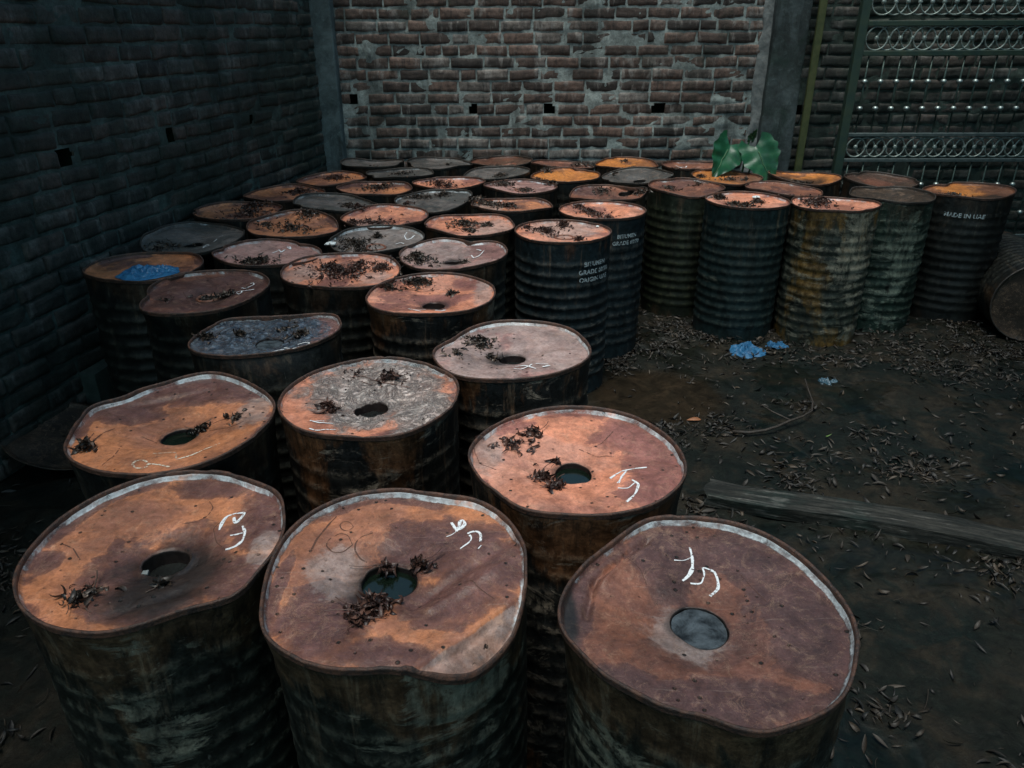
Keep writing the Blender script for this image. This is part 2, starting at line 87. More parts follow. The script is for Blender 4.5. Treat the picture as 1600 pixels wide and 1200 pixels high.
# ---------------------------------------------------------------- helpers
rnd=random.Random(7)
def link(o,parent=None):
    scene.collection.objects.link(o)
    if parent is not None: o.parent=parent
    return o
def mesh(name,v,f,mat=None,parent=None,loc=None,smooth=True,attrs=None):
    me=bpy.data.meshes.new(name)
    v=np.asarray(v,dtype=np.float32)
    if isinstance(f,np.ndarray) and f.ndim==2:
        n,k=f.shape
        me.vertices.add(len(v)); me.vertices.foreach_set('co',v.ravel())
        me.loops.add(n*k); me.loops.foreach_set('vertex_index',f.astype(np.int32).ravel())
        me.polygons.add(n); me.polygons.foreach_set('loop_start',np.arange(0,n*k,k,dtype=np.int32))
        me.update(calc_edges=True)
    else:
        me.from_pydata([tuple(map(float,a)) for a in v],[],[tuple(int(i) for i in a) for a in f])
    me.validate()
    if smooth: me.polygons.foreach_set('use_smooth',np.ones(len(me.polygons),dtype=bool))
    if attrs:
        for an,av in attrs.items():
            a=me.attributes.new(an,'FLOAT_COLOR','POINT')
            a.data.foreach_set('color',np.asarray(av,dtype=np.float32).ravel())
    me.update()
    if mat: me.materials.append(mat)
    o=bpy.data.objects.new(name,me)
    if loc is not None: o.location=loc
    return link(o,parent)
def empty(name,loc=(0,0,0)):
    o=bpy.data.objects.new(name,None); o.location=loc; o.empty_display_size=.1
    return link(o)
def tag(o,label=None,cat=None,group=None,kind=None):
    if label: o['label']=label
    if cat: o['category']=cat
    if group: o['group']=group
    if kind: o['kind']=kind
    return o
def grid_faces(n,m,wrap=False,off=0,flip=False):
    """n rows x m columns of vertices"""
    i=np.arange(n-1)[:,None]; cols=m if wrap else m-1
    j=np.arange(cols)[None,:]; j2=(j+1)%m
    a=i*m+j; b=i*m+j2; c=(i+1)*m+j2; d=(i+1)*m+j
    q=np.stack([a,b,c,d],-1).reshape(-1,4)+off
    return q[:,::-1] if flip else q
def _h(x,y,z,s):
    n=(x*374761393+y*668265263+z*2147483647%1013904223+s*144665)&0x7fffffff
    n=(x.astype(np.int64)*374761393+y.astype(np.int64)*668265263+z.astype(np.int64)*1274126177+s*144665)&0x7fffffff
    n=((n^(n>>13))*1274126177)&0x7fffffff
    n=(n^(n>>16))&0xffffff
    return n/float(0xffffff)*2-1
def noise(x,y,z=0.0,s=0):
    x=np.asarray(x,dtype=float); y=np.asarray(y,dtype=float); z=np.broadcast_to(np.asarray(z,dtype=float),np.broadcast(x,y).shape)
    x=np.broadcast_to(x,z.shape); y=np.broadcast_to(y,z.shape)
    xi=np.floor(x).astype(np.int64); yi=np.floor(y).astype(np.int64); zi=np.floor(z).astype(np.int64)
    u=x-xi; v=y-yi; w_=z-zi; u=u*u*(3-2*u); v=v*v*(3-2*v); w_=w_*w_*(3-2*w_)
    r=0
    for a in (0,1):
        for b in (0,1):
            for c in (0,1):
                r=r+_h(xi+a,yi+b,zi+c,s)*(u if a else 1-u)*(v if b else 1-v)*(w_ if c else 1-w_)
    return r
def fbm(x,y,z=0.0,s=0,o=4):
    r=0;a=1.0;t=0
    for k in range(o):
        r=r+a*noise(np.asarray(x)*2**k,np.asarray(y)*2**k,np.asarray(z)*2**k,s+k*17); t+=a; a*=.5
    return r/t
def sm(a,b,x):
    t=np.clip((x-a)/(b-a),0,1); return t*t*(3-2*t)
# ---------------------------------------------------------------- material helper
class NT:
    def __init__(s,name):
        s.m=bpy.data.materials.new(name); s.m.use_nodes=True; s.t=s.m.node_tree; s.t.nodes.clear()
        s.out=s.n('ShaderNodeOutputMaterial'); s.b=s.n('ShaderNodeBsdfPrincipled'); s.l(s.b.outputs[0],s.out.inputs[0])
        s.tc=s.n('ShaderNodeTexCoord').outputs['Object']
    def n(s,k,**kw):
        x=s.t.nodes.new(k)
        for a,b in kw.items(): setattr(x,a,b)
        return x
    def l(s,a,b): s.t.links.new(a,b)
    def put(s,sock,v):
        if isinstance(v,bpy.types.NodeSocket): s.l(v,sock)
        elif isinstance(v,(tuple,list)) and len(v)==3 and sock.type=='RGBA': sock.default_value=(*v,1)
        else: sock.default_value=v
    def math(s,op,a,b=0.0,c=None,clamp=False):
        x=s.n('ShaderNodeMath',operation=op,use_clamp=clamp); s.put(x.inputs[0],a); s.put(x.inputs[1],b)
        if c is not None: s.put(x.inputs[2],c)
        return x.outputs[0]
    def mix(s,f,a,b,mode='MIX'):
        x=s.n('ShaderNodeMix',data_type='RGBA',blend_type=mode); x.clamp_factor=True
        s.put(x.inputs[0],f); s.put(x.inputs[6],a); s.put(x.inputs[7],b); return x.outputs[2]
    def off(s,v,scale=(1,1,1)):
        x=s.n('ShaderNodeMapping'); s.l(s.tc,x.inputs[0]); x.inputs[1].default_value=v; x.inputs[3].default_value=scale; return x.outputs[0]
    def noise(s,vec,scale,detail=4,rough=.55,dist=0.0):
        x=s.n('ShaderNodeTexNoise'); s.l(vec,x.inputs['Vector']); x.inputs['Scale'].default_value=scale
        x.inputs['Detail'].default_value=detail; x.inputs['Roughness'].default_value=rough; x.inputs['Distortion'].default_value=dist
        return x.outputs[0]
    def vor(s,vec,scale,feature='F1'):
        x=s.n('ShaderNodeTexVoronoi',feature=feature); s.l(vec,x.inputs['Vector']); x.inputs['Scale'].default_value=scale
        return x
    def step(s,v,a,b,smooth=True):
        x=s.n('ShaderNodeMapRange'); x.interpolation_type='SMOOTHSTEP' if smooth else 'LINEAR'
        s.put(x.inputs[0],v); x.inputs[1].default_value=a; x.inputs[2].default_value=b; return x.outputs[0]
    def attr(s,name):
        x=s.n('ShaderNodeAttribute'); x.attribute_name=name; y=s.n('ShaderNodeSeparateColor'); s.l(x.outputs['Color'],y.inputs[0])
        return y.outputs[0],y.outputs[1],y.outputs[2],x.outputs['Alpha']
    def sep(s,vec):
        x=s.n('ShaderNodeSeparateXYZ'); s.l(vec,x.inputs[0]); return x.outputs
    def vary(s,col,vec,scale,lo,hi,rough=.78,dist=.8):
        n=s.noise(vec,scale,10,rough,dist)
        x=s.n('ShaderNodeMapRange'); s.l(n,x.inputs[0]); x.inputs[1].default_value=.30; x.inputs[2].default_value=.70; x.inputs[3].default_value=lo; x.inputs[4].default_value=hi
        m=s.n('ShaderNodeVectorMath',operation='SCALE'); s.l(col,m.inputs[0]); s.l(x.outputs[0],m.inputs[3]); return m.outputs[0]
    def bump(s,h,strength=.3,dist=.01):
        x=s.n('ShaderNodeBump'); s.put(x.inputs['Strength'],strength); x.inputs['Distance'].default_value=dist; s.l(h,x.inputs['Height'])
        s.l(x.outputs[0],s.b.inputs['Normal'])
    def fin(s,col,rough=.6,metal=0.0,spec=.5):
        s.put(s.b.inputs['Base Color'],col); s.put(s.b.inputs['Roughness'],rough); s.put(s.b.inputs['Metallic'],metal)
        s.b.inputs['Specular IOR Level'].default_value=spec
        return s.m
# lid tones: A, B, stain
TONE={
'orange':((.54,.205,.092),(.40,.165,.10),(.080,.040,.040)),
'salmon':((.70,.265,.155),(.60,.28,.20),(.17,.068,.060)),
'bright':((.52,.185,.04),(.42,.15,.045),(.12,.05,.03)),
'rose':((.46,.245,.215),(.38,.24,.22),(.16,.078,.072)),
'brown':((.23,.088,.052),(.155,.064,.046),(.065,.034,.033)),
'rust':((.12,.045,.028),(.07,.04,.028),(.03,.022,.018)),
'grey':((.085,.088,.085),(.14,.125,.12),(.035,.038,.038)),
'dark':((.03,.022,.016),(.05,.032,.02),(.02,.017,.014)),
}
def lid_mat(i,tone,hero):
    A,B,Sx=TONE[tone]
    q=NT('rusted_lid'); r=random.Random(i*13+1)
    v=q.off((r.uniform(-9,9),r.uniform(-9,9),r.uniform(-9,9)))
    st,pa,ed,bl=q.attr('m')
    nb=q.noise(v,5,5,.6,.6); nf=q.noise(v,28,6,.7,.3); nh=q.noise(v,120,4,.7)
    base=q.mix(q.step(nb,.40,.62),A,B)
    base=q.mix(q.math('MULTIPLY',q.step(nf,.35,.75),.45),base,tuple(c*.62 for c in A))
    # general random stain
    gs=q.step(q.noise(v,3.2,6,.62,.8),.52,.60)
    base=q.mix(q.math('MULTIPLY',gs,.45 if hero else .65),base,Sx)
    # placed stains
    sv=q.math('ADD',st,q.math('MULTIPLY',q.math('SUBTRACT',q.noise(v,14,6,.65,.4),.5),1.1))
    sf=q.math('ADD',q.math('MULTIPLY',q.step(sv,.44,.58),.5),q.math('MULTIPLY',q.step(sv,.22,.85),.5))
    stc=q.mix(q.step(nf,.35,.7),Sx,tuple(c*1.55 for c in Sx))
    base=q.mix(q.math('MULTIPLY',sf,.93),base,stc)
    tr,_a,_b,_c=q.attr('m2'); tv=q.math('ADD',tr,q.math('MULTIPLY',q.math('SUBTRACT',q.noise(v,11,7,.68,.6),.5),1.0))
    tf=q.step(tv,.25,.85)
    rim2=q.step(q.math('ABSOLUTE',q.math('SUBTRACT',sv,.46)),.05,.0)
    base=q.mix(q.math('MULTIPLY',rim2,.25),base,tuple(min(1,c*1.2+.03) for c in A))
    pv=q.math('ADD',pa,q.math('MULTIPLY',q.math('SUBTRACT',q.noise(v,20,7,.7,.5),.5),1.3))
    pc=q.mix(q.step(nf,.3,.7),(.26,.20,.18),(.42,.36,.34))
    if hero=='crumple': pc=q.mix(q.step(nf,.3,.7),(.36,.34,.33),(.55,.52,.49))
    pf=q.math('ADD',q.math('MULTIPLY',q.step(pv,.40,.60),.55),q.math('MULTIPLY',q.step(pv,.2,.9),.45))
    base=q.mix(q.math('MULTIPLY',pf,.85 if hero=='crumple' else .6),base,pc)
    bc=q.mix(q.step(nf,.35,.7),(.022,.045,.075),(.15,.20,.25))
    base=q.mix(q.step(q.math('ADD',bl,q.math('MULTIPLY',q.math('SUBTRACT',q.noise(v,18,6,.7,.5),.5),.9)),.4,.55),base,bc)
    # scratches and fine grime
    sc=q.noise(q.off((r.uniform(-9,9),3,1),(6,160,20)),1.6,3,.6,.5)
    base=q.mix(q.math('MULTIPLY',q.step(sc,.62,.75),.22),base,(.5,.38,.32))
    base=q.mix(q.math('MULTIPLY',q.step(nh,.45,.75),.30),base,tuple(c*.4 for c in A))
    ng=q.noise(v,320,2,.8); vg=q.vor(v,150)
    base=q.mix(q.math('MULTIPLY',q.step(ng,.45,.70),.06),base,q.mix(.5,base,(.70,.55,.45)))
    base=q.mix(q.math('MULTIPLY',q.step(vg.outputs['Distance'],.40,.16),q.math('MULTIPLY',q.step(nf,.50,.66),.40)),base,(.045,.028,.022))
    n3=q.noise(v,9,8,.75,1.4)
    base=q.mix(q.math('MULTIPLY',q.step(n3,.54,.70),.55),base,q.mix(.5,base,(.035,.026,.026)))
    base=q.mix(q.math('MULTIPLY',q.step(n3,.40,.26),.3),base,q.mix(.45,base,(.66,.46,.36)))
    # black specks
    vo=q.vor(v,58); cs=q.n('ShaderNodeSeparateColor'); q.l(vo.outputs['Color'],cs.inputs[0])
    sp=q.math('MULTIPLY',q.step(vo.outputs['Distance'],.26,.14),q.step(q.math('ADD',cs.outputs[0],q.math('MULTIPLY',nb,.8)),1.22,1.26))
    base=q.mix(sp,base,(.02,.015,.012))
    # mottling at several sizes
    fl=q.noise(v,17,10,.85,1.8)
    base=q.mix(q.math('MULTIPLY',q.step(fl,.575,.60),.55),base,q.mix(.45,base,(.03,.02,.016)))
    base=q.mix(q.math('MULTIPLY',q.step(q.math('ABSOLUTE',q.math('SUBTRACT',fl,.57)),.012,.0),.5),base,(.50,.30,.20))
    m1=q.noise(v,60,8,.8,.6); m2_=q.noise(v,24,9,.78,1.0)
    base=q.mix(q.math('MULTIPLY',q.step(m1,.50,.68),.50),base,q.mix(.35,(.030,.020,.017),base))
    base=q.mix(q.math('MULTIPLY',q.step(m2_,.47,.30),.45),base,q.mix(.5,base,(.66,.42,.28)))
    base=q.mix(q.math('MULTIPLY',q.step(m2_,.55,.72),.55),base,q.mix(.3,(.045,.027,.022),base))
    wsp=q.noise(v,8,9,.82,2.2)
    base=q.mix(q.math('MULTIPLY',q.step(wsp,.60,.72),.18),base,(.36,.32,.31))
    base=q.mix(q.math('MULTIPLY',tf,.9),base,(.016,.016,.015))
    # whitish edge along the rim, stronger on one side
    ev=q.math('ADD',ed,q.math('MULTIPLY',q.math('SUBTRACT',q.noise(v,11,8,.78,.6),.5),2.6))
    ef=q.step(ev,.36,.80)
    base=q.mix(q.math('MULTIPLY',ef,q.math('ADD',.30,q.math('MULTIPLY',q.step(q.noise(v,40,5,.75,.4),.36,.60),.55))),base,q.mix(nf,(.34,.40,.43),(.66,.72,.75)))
    base=q.vary(base,v,6,.50,1.45); base=q.vary(base,q.off((3,2,1)),34,.62,1.35,.8)
    ro=q.math('ADD',.25,q.math('MULTIPLY',nf,.42)); ro=q.math('SUBTRACT',ro,q.math('MULTIPLY',sf,.08))
    hgt=q.math('ADD',q.math('MULTIPLY',nf,.6),q.math('MULTIPLY',nh,.35)); hgt=q.math('ADD',hgt,q.math('MULTIPLY',nb,1.6))
    if hero=='crumple':
        rg=q.math('ABSOLUTE',q.math('SUBTRACT',q.noise(v,22,5,.6,1.6),.5))
        hgt=q.math('ADD',hgt,q.math('MULTIPLY',q.math('MULTIPLY',q.step(rg,.0,.10),q.math('MAXIMUM',pf,bl)),3.0))
        base=q.mix(q.math('MULTIPLY',q.math('MULTIPLY',q.step(rg,.035,.0),q.math('MAXIMUM',pf,bl)),.8),base,(.06,.05,.05))
    hgt=q.math('ADD',hgt,q.math('MULTIPLY',ef,.6))
    hgt=q.math('ADD',hgt,q.math('MULTIPLY',ng,.07)); hgt=q.math('SUBTRACT',hgt,q.math('MULTIPLY',sp,1.0))
    q.bump(hgt,.8,.004)
    return q.fin(base,ro,0,.30)
BODY={ # paint, rust, pale, rust amount, pale amount
'mossy':((.0030,.0044,.0032),(.075,.046,.024),(.105,.108,.082),.50,.47),
'rustblack':((.005,.0055,.0052),(.15,.066,.028),(.20,.165,.125),.45,.50),
'dark':((.0045,.0052,.0045),(.050,.029,.016),(.065,.065,.050),.47,.42),
'navy':((.0040,.0085,.0105),(.09,.04,.022),(.10,.09,.075),.37,.45),
'teal':((.0035,.0095,.0100),(.055,.038,.018),(.065,.07,.055),.39,.44),
'mottled':((.009,.013,.010),(.14,.080,.018),(.16,.155,.12),.48,.54),
'oldgreen':((.006,.0085,.005),(.06,.036,.020),(.065,.07,.035),.44,.44),
'mottledgreen':((.004,.011,.008),(.04,.03,.018),(.12,.145,.115),.40,.54),
'blackish':((.004,.0048,.0045),(.030,.019,.012),(.030,.034,.028),.44,.34),
}
def body_mat(i,kind):
    paint,rust,pale,ra,pa=BODY[kind]
    q=NT('weathered_drum_side'); r=random.Random(i*31+5)
    o=(r.uniform(-9,9),r.uniform(-9,9),r.uniform(-9,9))
    v=q.off(o); vs=q.off(o,(1,1,.35)); vh=q.off(o,(1,1,2.6))
    z=q.sep(q.tc)[2]; ax,ay,az,aw=q.attr('m')
    nf=q.noise(v,34,6,.7,.3); nb=q.noise(vs,5.5,7,.68,.5); nr=q.noise(vh,5,9,.74,.7); nh=q.noise(v,130,3,.6)
    base=q.mix(q.step(nf,.3,.75),paint,tuple(c*2.1+.003 for c in paint))
    # rust: more near the top and bottom
    topm=q.step(z,.56,.765); botm=q.step(z,.16,.0)
    rv=q.math('ADD',nb,q.math('MULTIPLY',topm,.26 if kind=='mossy' else .14)); rv=q.math('ADD',rv,q.math('MULTIPLY',botm,.10))
    rv=q.math('ADD',rv,q.math('MULTIPLY',ax,.25))
    rf=q.step(rv,1.06-ra,1.16-ra)
    rc=q.mix(q.step(nf,.35,.7),tuple(c*.35 for c in rust),rust)
    base=q.mix(q.math('MULTIPLY',rf,.85),base,rc)
    pv=q.math('ADD',nr,q.math('MULTIPLY',ay,.25))
    pf=q.step(pv,1.07-pa,1.13-pa)
    pf=q.math('MULTIPLY',pf,q.step(nf,.28,.5))
    base=q.mix(q.math('MULTIPLY',q.math('MULTIPLY',pf,.85),q.step(q.noise(q.off(o,(1,1,.25)),30,5,.7),.30,.52)),base,q.mix(nh,tuple(c*.6 for c in pale),tuple(c*1.3 for c in pale)))
    drip=q.noise(q.off(o,(1,1,.07)),26,5,.7,.2)
    base=q.mix(q.math('MULTIPLY',q.math('MULTIPLY',q.step(drip,.56,.66),q.step(z,.30,.74)),.55),base,q.mix(nf,rust,(.11,.10,.075)))
    base=q.mix(q.math('MULTIPLY',q.step(drip,.44,.34),.6),base,(.003,.0035,.003))
    # crest wear on the ribs
    base=q.mix(q.math('MULTIPLY',q.math('MULTIPLY',az,q.step(nf,.42,.62)),.35),base,tuple(c*1.1 for c in pale))
    d1=q.noise(v,46,8,.8,.5); d2=q.noise(q.off(o,(1,1,.3)),15,9,.8,.8)
    base=q.mix(q.math('MULTIPLY',q.step(d1,.57,.68),.40),base,tuple(c*.8 for c in pale))
    base=q.mix(q.math('MULTIPLY',q.step(d2,.57,.68),.55),base,q.mix(.5,rust,(.06,.05,.035)))
    base=q.mix(q.math('MULTIPLY',q.step(d2,.46,.36),.75),base,(.003,.0036,.0032))
    # small scratches
    sc=q.noise(q.off(o,(60,60,7)),1.5,3,.6,1.2)
    base=q.mix(q.math('MULTIPLY',q.step(sc,.68,.78),.35),base,(.16,.17,.15))
    base=q.vary(base,vs,7,.25,1.8); base=q.vary(base,q.off((3,2,1)),40,.5,1.6,.8)
    ro=q.math('ADD',.28,q.math('MULTIPLY',nf,.45))
    q.bump(q.math('ADD',q.math('ADD',nf,q.math('MULTIPLY',nh,.4)),q.math('MULTIPLY',pf,-.5)),.45,.004)
    return q.fin(base,ro,0,.30)
def simple(name,c1,c2,scale=20,rough=.6,metal=0,bump=.3,bd=.004,spec=.5,detail=5):
    q=NT(name); n=q.noise(q.tc,scale,detail,.65,.3)
    q.bump(n,bump,bd); return q.fin(q.mix(q.step(n,.3,.7),c1,c2),rough,metal,spec)
M_chalk=(lambda q:(q.put(q.b.inputs['Alpha'],q.step(q.noise(q.tc,170,3,.7),.36,.46)),q.fin((.74,.76,.78),.85))[1])(NT('chalk'))
M_faint=(lambda q:(q.put(q.b.inputs['Alpha'],q.step(q.noise(q.tc,150,3,.7),.42,.54)),q.fin((.70,.64,.52),.85))[1])(NT('faint_chalk'))
M_scr=(lambda q:(q.put(q.b.inputs['Alpha'],q.math('MULTIPLY',q.step(q.noise(q.tc,90,3,.7),.34,.5),.8)),q.fin((.10,.045,.03),.7))[1])(NT('scratched_mark'))
M_paint=(lambda q:(q.put(q.b.inputs['Alpha'],q.step(q.noise(q.tc,80,4,.7),.37,.50)),q.fin((.36,.42,.44),.6))[1])(NT('stencil_paint'))
def rim_mat(nm,a,b,c_):
    q=NT(nm); n1=q.noise(q.tc,30,8,.75,.6); n2=q.noise(q.tc,110,6,.75)
    c=q.mix(q.step(n1,.40,.60),a,b); c=q.mix(q.math('MULTIPLY',q.step(n2,.52,.66),.7),c,c_); c=q.mix(q.math('MULTIPLY',q.step(n1,.60,.70),.6),c,(.30,.15,.09))
    q.bump(q.math('ADD',n1,n2),.9,.003); return q.fin(c,.5)
M_rim=rim_mat('rusty_rim',(.105,.048,.030),(.035,.022,.018),(.012,.010,.009))
M_rimd=rim_mat('dark_rim',(.045,.032,.024),(.016,.015,.013),(.008,.008,.008))
M_tar=simple('black_bitumen',(.008,.009,.009),(.016,.018,.017),30,.25,0,.3,.003)
M_water=simple('dirty_water',(.003,.006,.004),(.006,.011,.007),8,.16,0,.1,.002)
M_cap=simple('blue_grey_cap',(.005,.008,.011),(.085,.105,.12),30,.7,0,1.0,.006,.15,10)
M_ring=simple('rusty_bung',(.26,.10,.06),(.10,.045,.03),40,.55)
def leaf_mat(name,a,b,ro=.6):
    q=NT(name); x,y,z,w_=q.attr('m')
    return q.fin(q.mix(x,a,b),ro)
M_litd=leaf_mat('withered_leaves',(.010,.008,.006),(.14,.095,.07),.45)
M_litr=leaf_mat('withered_red_leaves',(.022,.010,.008),(.15,.075,.055),.45)
M_litg=leaf_mat('rotting_ground_leaves',(.004,.0038,.003),(.048,.033,.020),.6)
# ---------------------------------------------------------------- curled leaves and twigs
def leaves(n,spot,size,rs,flat=.4,zr=.02,twigs=0,ground=False):
    """curled strips; spot(k) -> x,y,z"""
    V=[];Fc=[];A=[]
    nu,nv=(7,3) if not ground else (5,3)
    for k in range(n):
        x,y,z=spot(); L=rs.uniform(*size); W=L*(rs.uniform(.14,.40) if not ground else rs.uniform(.12,.40)); c=rs.choice((-1,1))*(rs.uniform(1.5,5.2) if not ground else rs.uniform(.2,3.4)); yaw=rs.uniform(0,6.283)
        rol=rs.gauss(0,1.0 if not ground else .5); pit=rs.gauss(0,flat)
        R=Euler((rol,pit,yaw)).to_matrix(); tone=min(1,max(0,rs.gauss(.22,.24))); tone=1. if rs.random()<.05 else tone
        b=len(V)
        for iu in range(nu):
            t=iu/(nu-1); wd=W*(math.sin(math.pi*min(1,max(.03,t**.8)))*.5+.04)
            ang=c*(t-.5); px=L*math.sin(ang)/(c if abs(c)>.2 else .2)*1.0 if abs(c)>.2 else L*(t-.5)
            pz=L*(1-math.cos(ang))/(c) if abs(c)>.2 else 0
            for iv in range(nv):
                s_=(iv-1); p=R@Vector((px,s_*wd*.7,pz+abs(s_)*wd*.45))
                V.append((x+p.x,y+p.y,z+p.z)); A.append((tone,0,0,1))
        Fc.append(grid_faces(nu,nv)+b)
    for k in range(twigs):
        x,y,z=spot(); L=rs.uniform(size[1]*.6,size[1]*1.6); r=rs.uniform(.0006,.0014); yaw=rs.uniform(0,6.283); c=rs.uniform(-1,1)
        b=len(V); ns=6; px,py,pz=x,y,z+.004
        for i in range(ns):
            for j in range(4):
                a=j*math.pi/2; V.append((px-math.sin(yaw)*math.cos(a)*r,py+math.cos(yaw)*math.cos(a)*r,pz+math.sin(a)*r)); A.append((.5,0,0,1))
            yaw+=c*.3; px+=math.cos(yaw)*L/ns; py+=math.sin(yaw)*L/ns; pz+=rs.uniform(-.001,.002)
        Fc.append(grid_faces(ns,4,True)+b)
    return np.array(V),np.concatenate(Fc),np.array(A)
# ---------------------------------------------------------------- drums
PI=math.pi
def ribbon(strokes,zf,lift,rs,taper=True):
    V=[];Fc=[]
    for wd,pts in strokes:
        P=np.array(pts,float)
        # smooth resample
        seg=np.r_[0,np.cumsum(np.hypot(*np.diff(P,axis=0).T))]; n=max(4,int(seg[-1]/.004))
        t=np.linspace(0,seg[-1],n); X=np.interp(t,seg,P[:,0]); Y=np.interp(t,seg,P[:,1])
        for _ in range(2):
            X[1:-1]=(X[:-2]+2*X[1:-1]+X[2:])/4; Y[1:-1]=(Y[:-2]+2*Y[1:-1]+Y[2:])/4
        dx=np.gradient(X);dy=np.gradient(Y);l=np.hypot(dx,dy)+1e-9
        ww=wd*.5*(.75+.35*noise(t*60,t*0,0,int(rs.random()*999)))
        a=np.c_[X-dy/l*ww,Y+dx/l*ww];c=np.c_[X+dy/l*ww,Y-dx/l*ww];m=np.c_[X,Y]
        b=len(V)
        for i in range(n):
            for p in (a[i],m[i],c[i]): V.append((p[0],p[1],0))
        Fc.append(grid_faces(n,3,flip=True)+b)
    V=np.array(V); V[:,2]=zf(V[:,0],V[:,1])+lift
    return V,np.concatenate(Fc)
DENT={ # half-plane folds: nx,ny through px,py, slope
'D2':[((.226,-.050),(.100,-.175),1.25)],
}
FOLD={
'D3':[(-.07,.205,-.186,.090,.007,-.011),(-.186,.090,-.208,.0,.007,-.011),(-.09,.185,-.170,.080,.006,.005)],
'D2':[(.03,-.06,.20,.10,.012,-.009),(.06,-.08,.22,.05,.010,.007)],
'D1':[(.10,-.12,-.02,-.20,.015,-.005)],
'D5':[(-.16,.12,.02,.20,.012,-.007)],
'D4':[(.10,.05,.23,.0,.02,-.006)],
'D7':[(.08,.03,.21,.08,.012,-.006),(.10,.0,.22,.03,.010,.005)],
'D13':[(-.02,.12,.08,.20,.015,-.01)],
'D10':[(-.15,-.05,.0,-.10,.01,.006)],
}
def make_drum(key,idx,info,label):
    d=DR[key]; hero=idx<6; mid=idx<16
    rs=random.Random(idx*101+3)
    root=empty('steel_drum',(d['c'][0],d['c'][1],0.0))
    tag(root,label,'drum','rusty steel drums standing in the yard')
    N=144 if hero else (96 if mid else 64)
    th=np.linspace(-PI,PI,N,endpoint=False)
    if 'r' in d:
        r48=np.array(d['r']); t48=np.linspace(-PI,PI,48,endpoint=False)
        F=np.fft.rfft(r48); F[17:]=0; r48=np.fft.irfft(F,48)
        ro=np.interp(th,np.r_[t48,PI],np.r_[r48,r48[0]])
        k=3 if hero else 2
        for _ in range(k): ro=(np.roll(ro,1)+2*ro+np.roll(ro,-1))/4
        tilt=(0,0)
    else:
        ro=RD+0*th
        for h in range(2,7): ro=ro+RD*rs.gauss(0,.034/h**.6)*np.cos(h*th+rs.uniform(0,6.28))
        for _k in range(2):
            a0=rs.uniform(-PI,PI); da=np.abs((th-a0+PI)%(2*PI)-PI); ro=ro-rs.uniform(.006,.026)*np.exp(-(da/rs.uniform(.08,.2))**2)
        ro=ro*.985; tilt=(rs.gauss(0,.030),rs.gauss(0,.030))
        if d['tone']=='grey': tilt=(rs.gauss(.0,.03),rs.gauss(0,.035))
        if key in('D14','D42','D18'): tilt=(0,0); ro=RD*.99+0*th+.002*np.cos(2*th+1)
    def outl(x,y):
        return np.interp(np.arctan2(y,x),np.r_[th,PI],np.r_[ro,ro[0]])
    s=idx*7+1
    wav=.0035 if mid else (.020 if d['tone'] in('grey','rust','dark') or key in('D39','D41') else .015)
    if key in('D14','D42','D18'): wav=.003
    def dz(x,y):
        z=tilt[0]*y+tilt[1]*x+wav*noise(x*(6 if mid else 4.2),y*(6 if mid else 4.2),0,s)
        if key in DENT:
            (ax,ay),(bx,by),sl_=DENT[key][0]; ex,ey=bx-ax,by-ay; L=math.hypot(ex,ey); nx,ny=-ey/L,ex/L
            if nx*ax+ny*ay<0: nx,ny=-nx,-ny
            dd=(x-ax)*nx+(y-ay)*ny; z=z-sl_*np.maximum(0,dd)*(1+.25*noise(x*30,y*30,0,5))-.007*np.exp(-((dd-.006)/.006)**2)*(1+.6*noise(x*25,y*25,0,6))+np.clip(dd*20,0,1)*.006*np.abs(noise(x*45,y*20,0,9))
        return z
    if key in DENT:      # the crushed part of the outline sits lower and further in
        for _ in range(3):
            px,py=ro*np.cos(th),ro*np.sin(th); dd=-dz(px,py)*(dz(px,py)<-.006)
            if _==0: r_0=ro.copy()
            px,py=r_0*np.cos(th)+dd*(d['c'][0]+px)/.897,r_0*np.sin(th)+dd*(d['c'][1]+py)/.897
            ro=.5*ro+.5*np.hypot(px,py)
    hole=d.get('hole')
    def lidz(x,y):
        R=np.hypot(x,y)/outl(x,y)
        z=HD-.002-.013*sm(.985,.955,R)
        z=z-.010*sm(.85,.25,R)+.0045*noise(x*9,y*9,1,s+3)*sm(1,.8,R)+.0018*noise(x*24,y*24,2,s+4)*sm(1,.9,R)
        for (x0,y0,x1,y1,wd_,dp_) in FOLD.get(key,[]):
            ex,ey=x1-x0,y1-y0; L2=ex*ex+ey*ey; t_=np.clip(((x-x0)*ex+(y-y0)*ey)/L2,0,1)
            dist=np.hypot(x-x0-t_*ex,y-y0-t_*ey); z=z+dp_*np.exp(-(dist/wd_)**2)
        # radial creases
        a=np.arctan2(y,x)
        z=z+.0025*np.sin(3*a+s)*sm(.15,.6,R)*sm(1,.85,R)
        if hero: z=z+.0007*noise(x*55,y*55,0,s+41)*sm(1,.94,R)+.0004*noise(x*120,y*120,0,s+42)
        if hole is not None:
            hr=np.hypot(x-hole[0],(y-hole[1])); z=z-.010*sm(hole[3]*2.6,hole[3]*1.05,hr)
        return z+dz(x,y)
    # --- side
    zl=np.r_[-.03,-.02,-.012,.0,.004,np.linspace(.012,HD-.014,100 if mid else 64),HD-.006,HD-.001]
    T,Z=np.meshgrid(th,zl); OR=np.interp(T,np.r_[th,PI],np.r_[ro,ro[0]])
    dep=HD-Z; w_=np.exp(-np.maximum(dep-.015,0)/.11)
    base=RD*.975
    r=base+(OR-.002-base)*w_
    amp=.0088 if not hero else .0036
    pitch=.0525; ph=(dep-.085)/pitch; on=sm(.07,.10,dep)*sm(.735,.70,dep)
    rib=(.5-.5*np.cos(2*PI*ph))**2.2*on
    r=r+amp*(rib-.35)*(.7+.3*(noise(np.cos(T)*1.5,np.sin(T)*1.5,Z*3,s+9)))*(1-w_*.8)
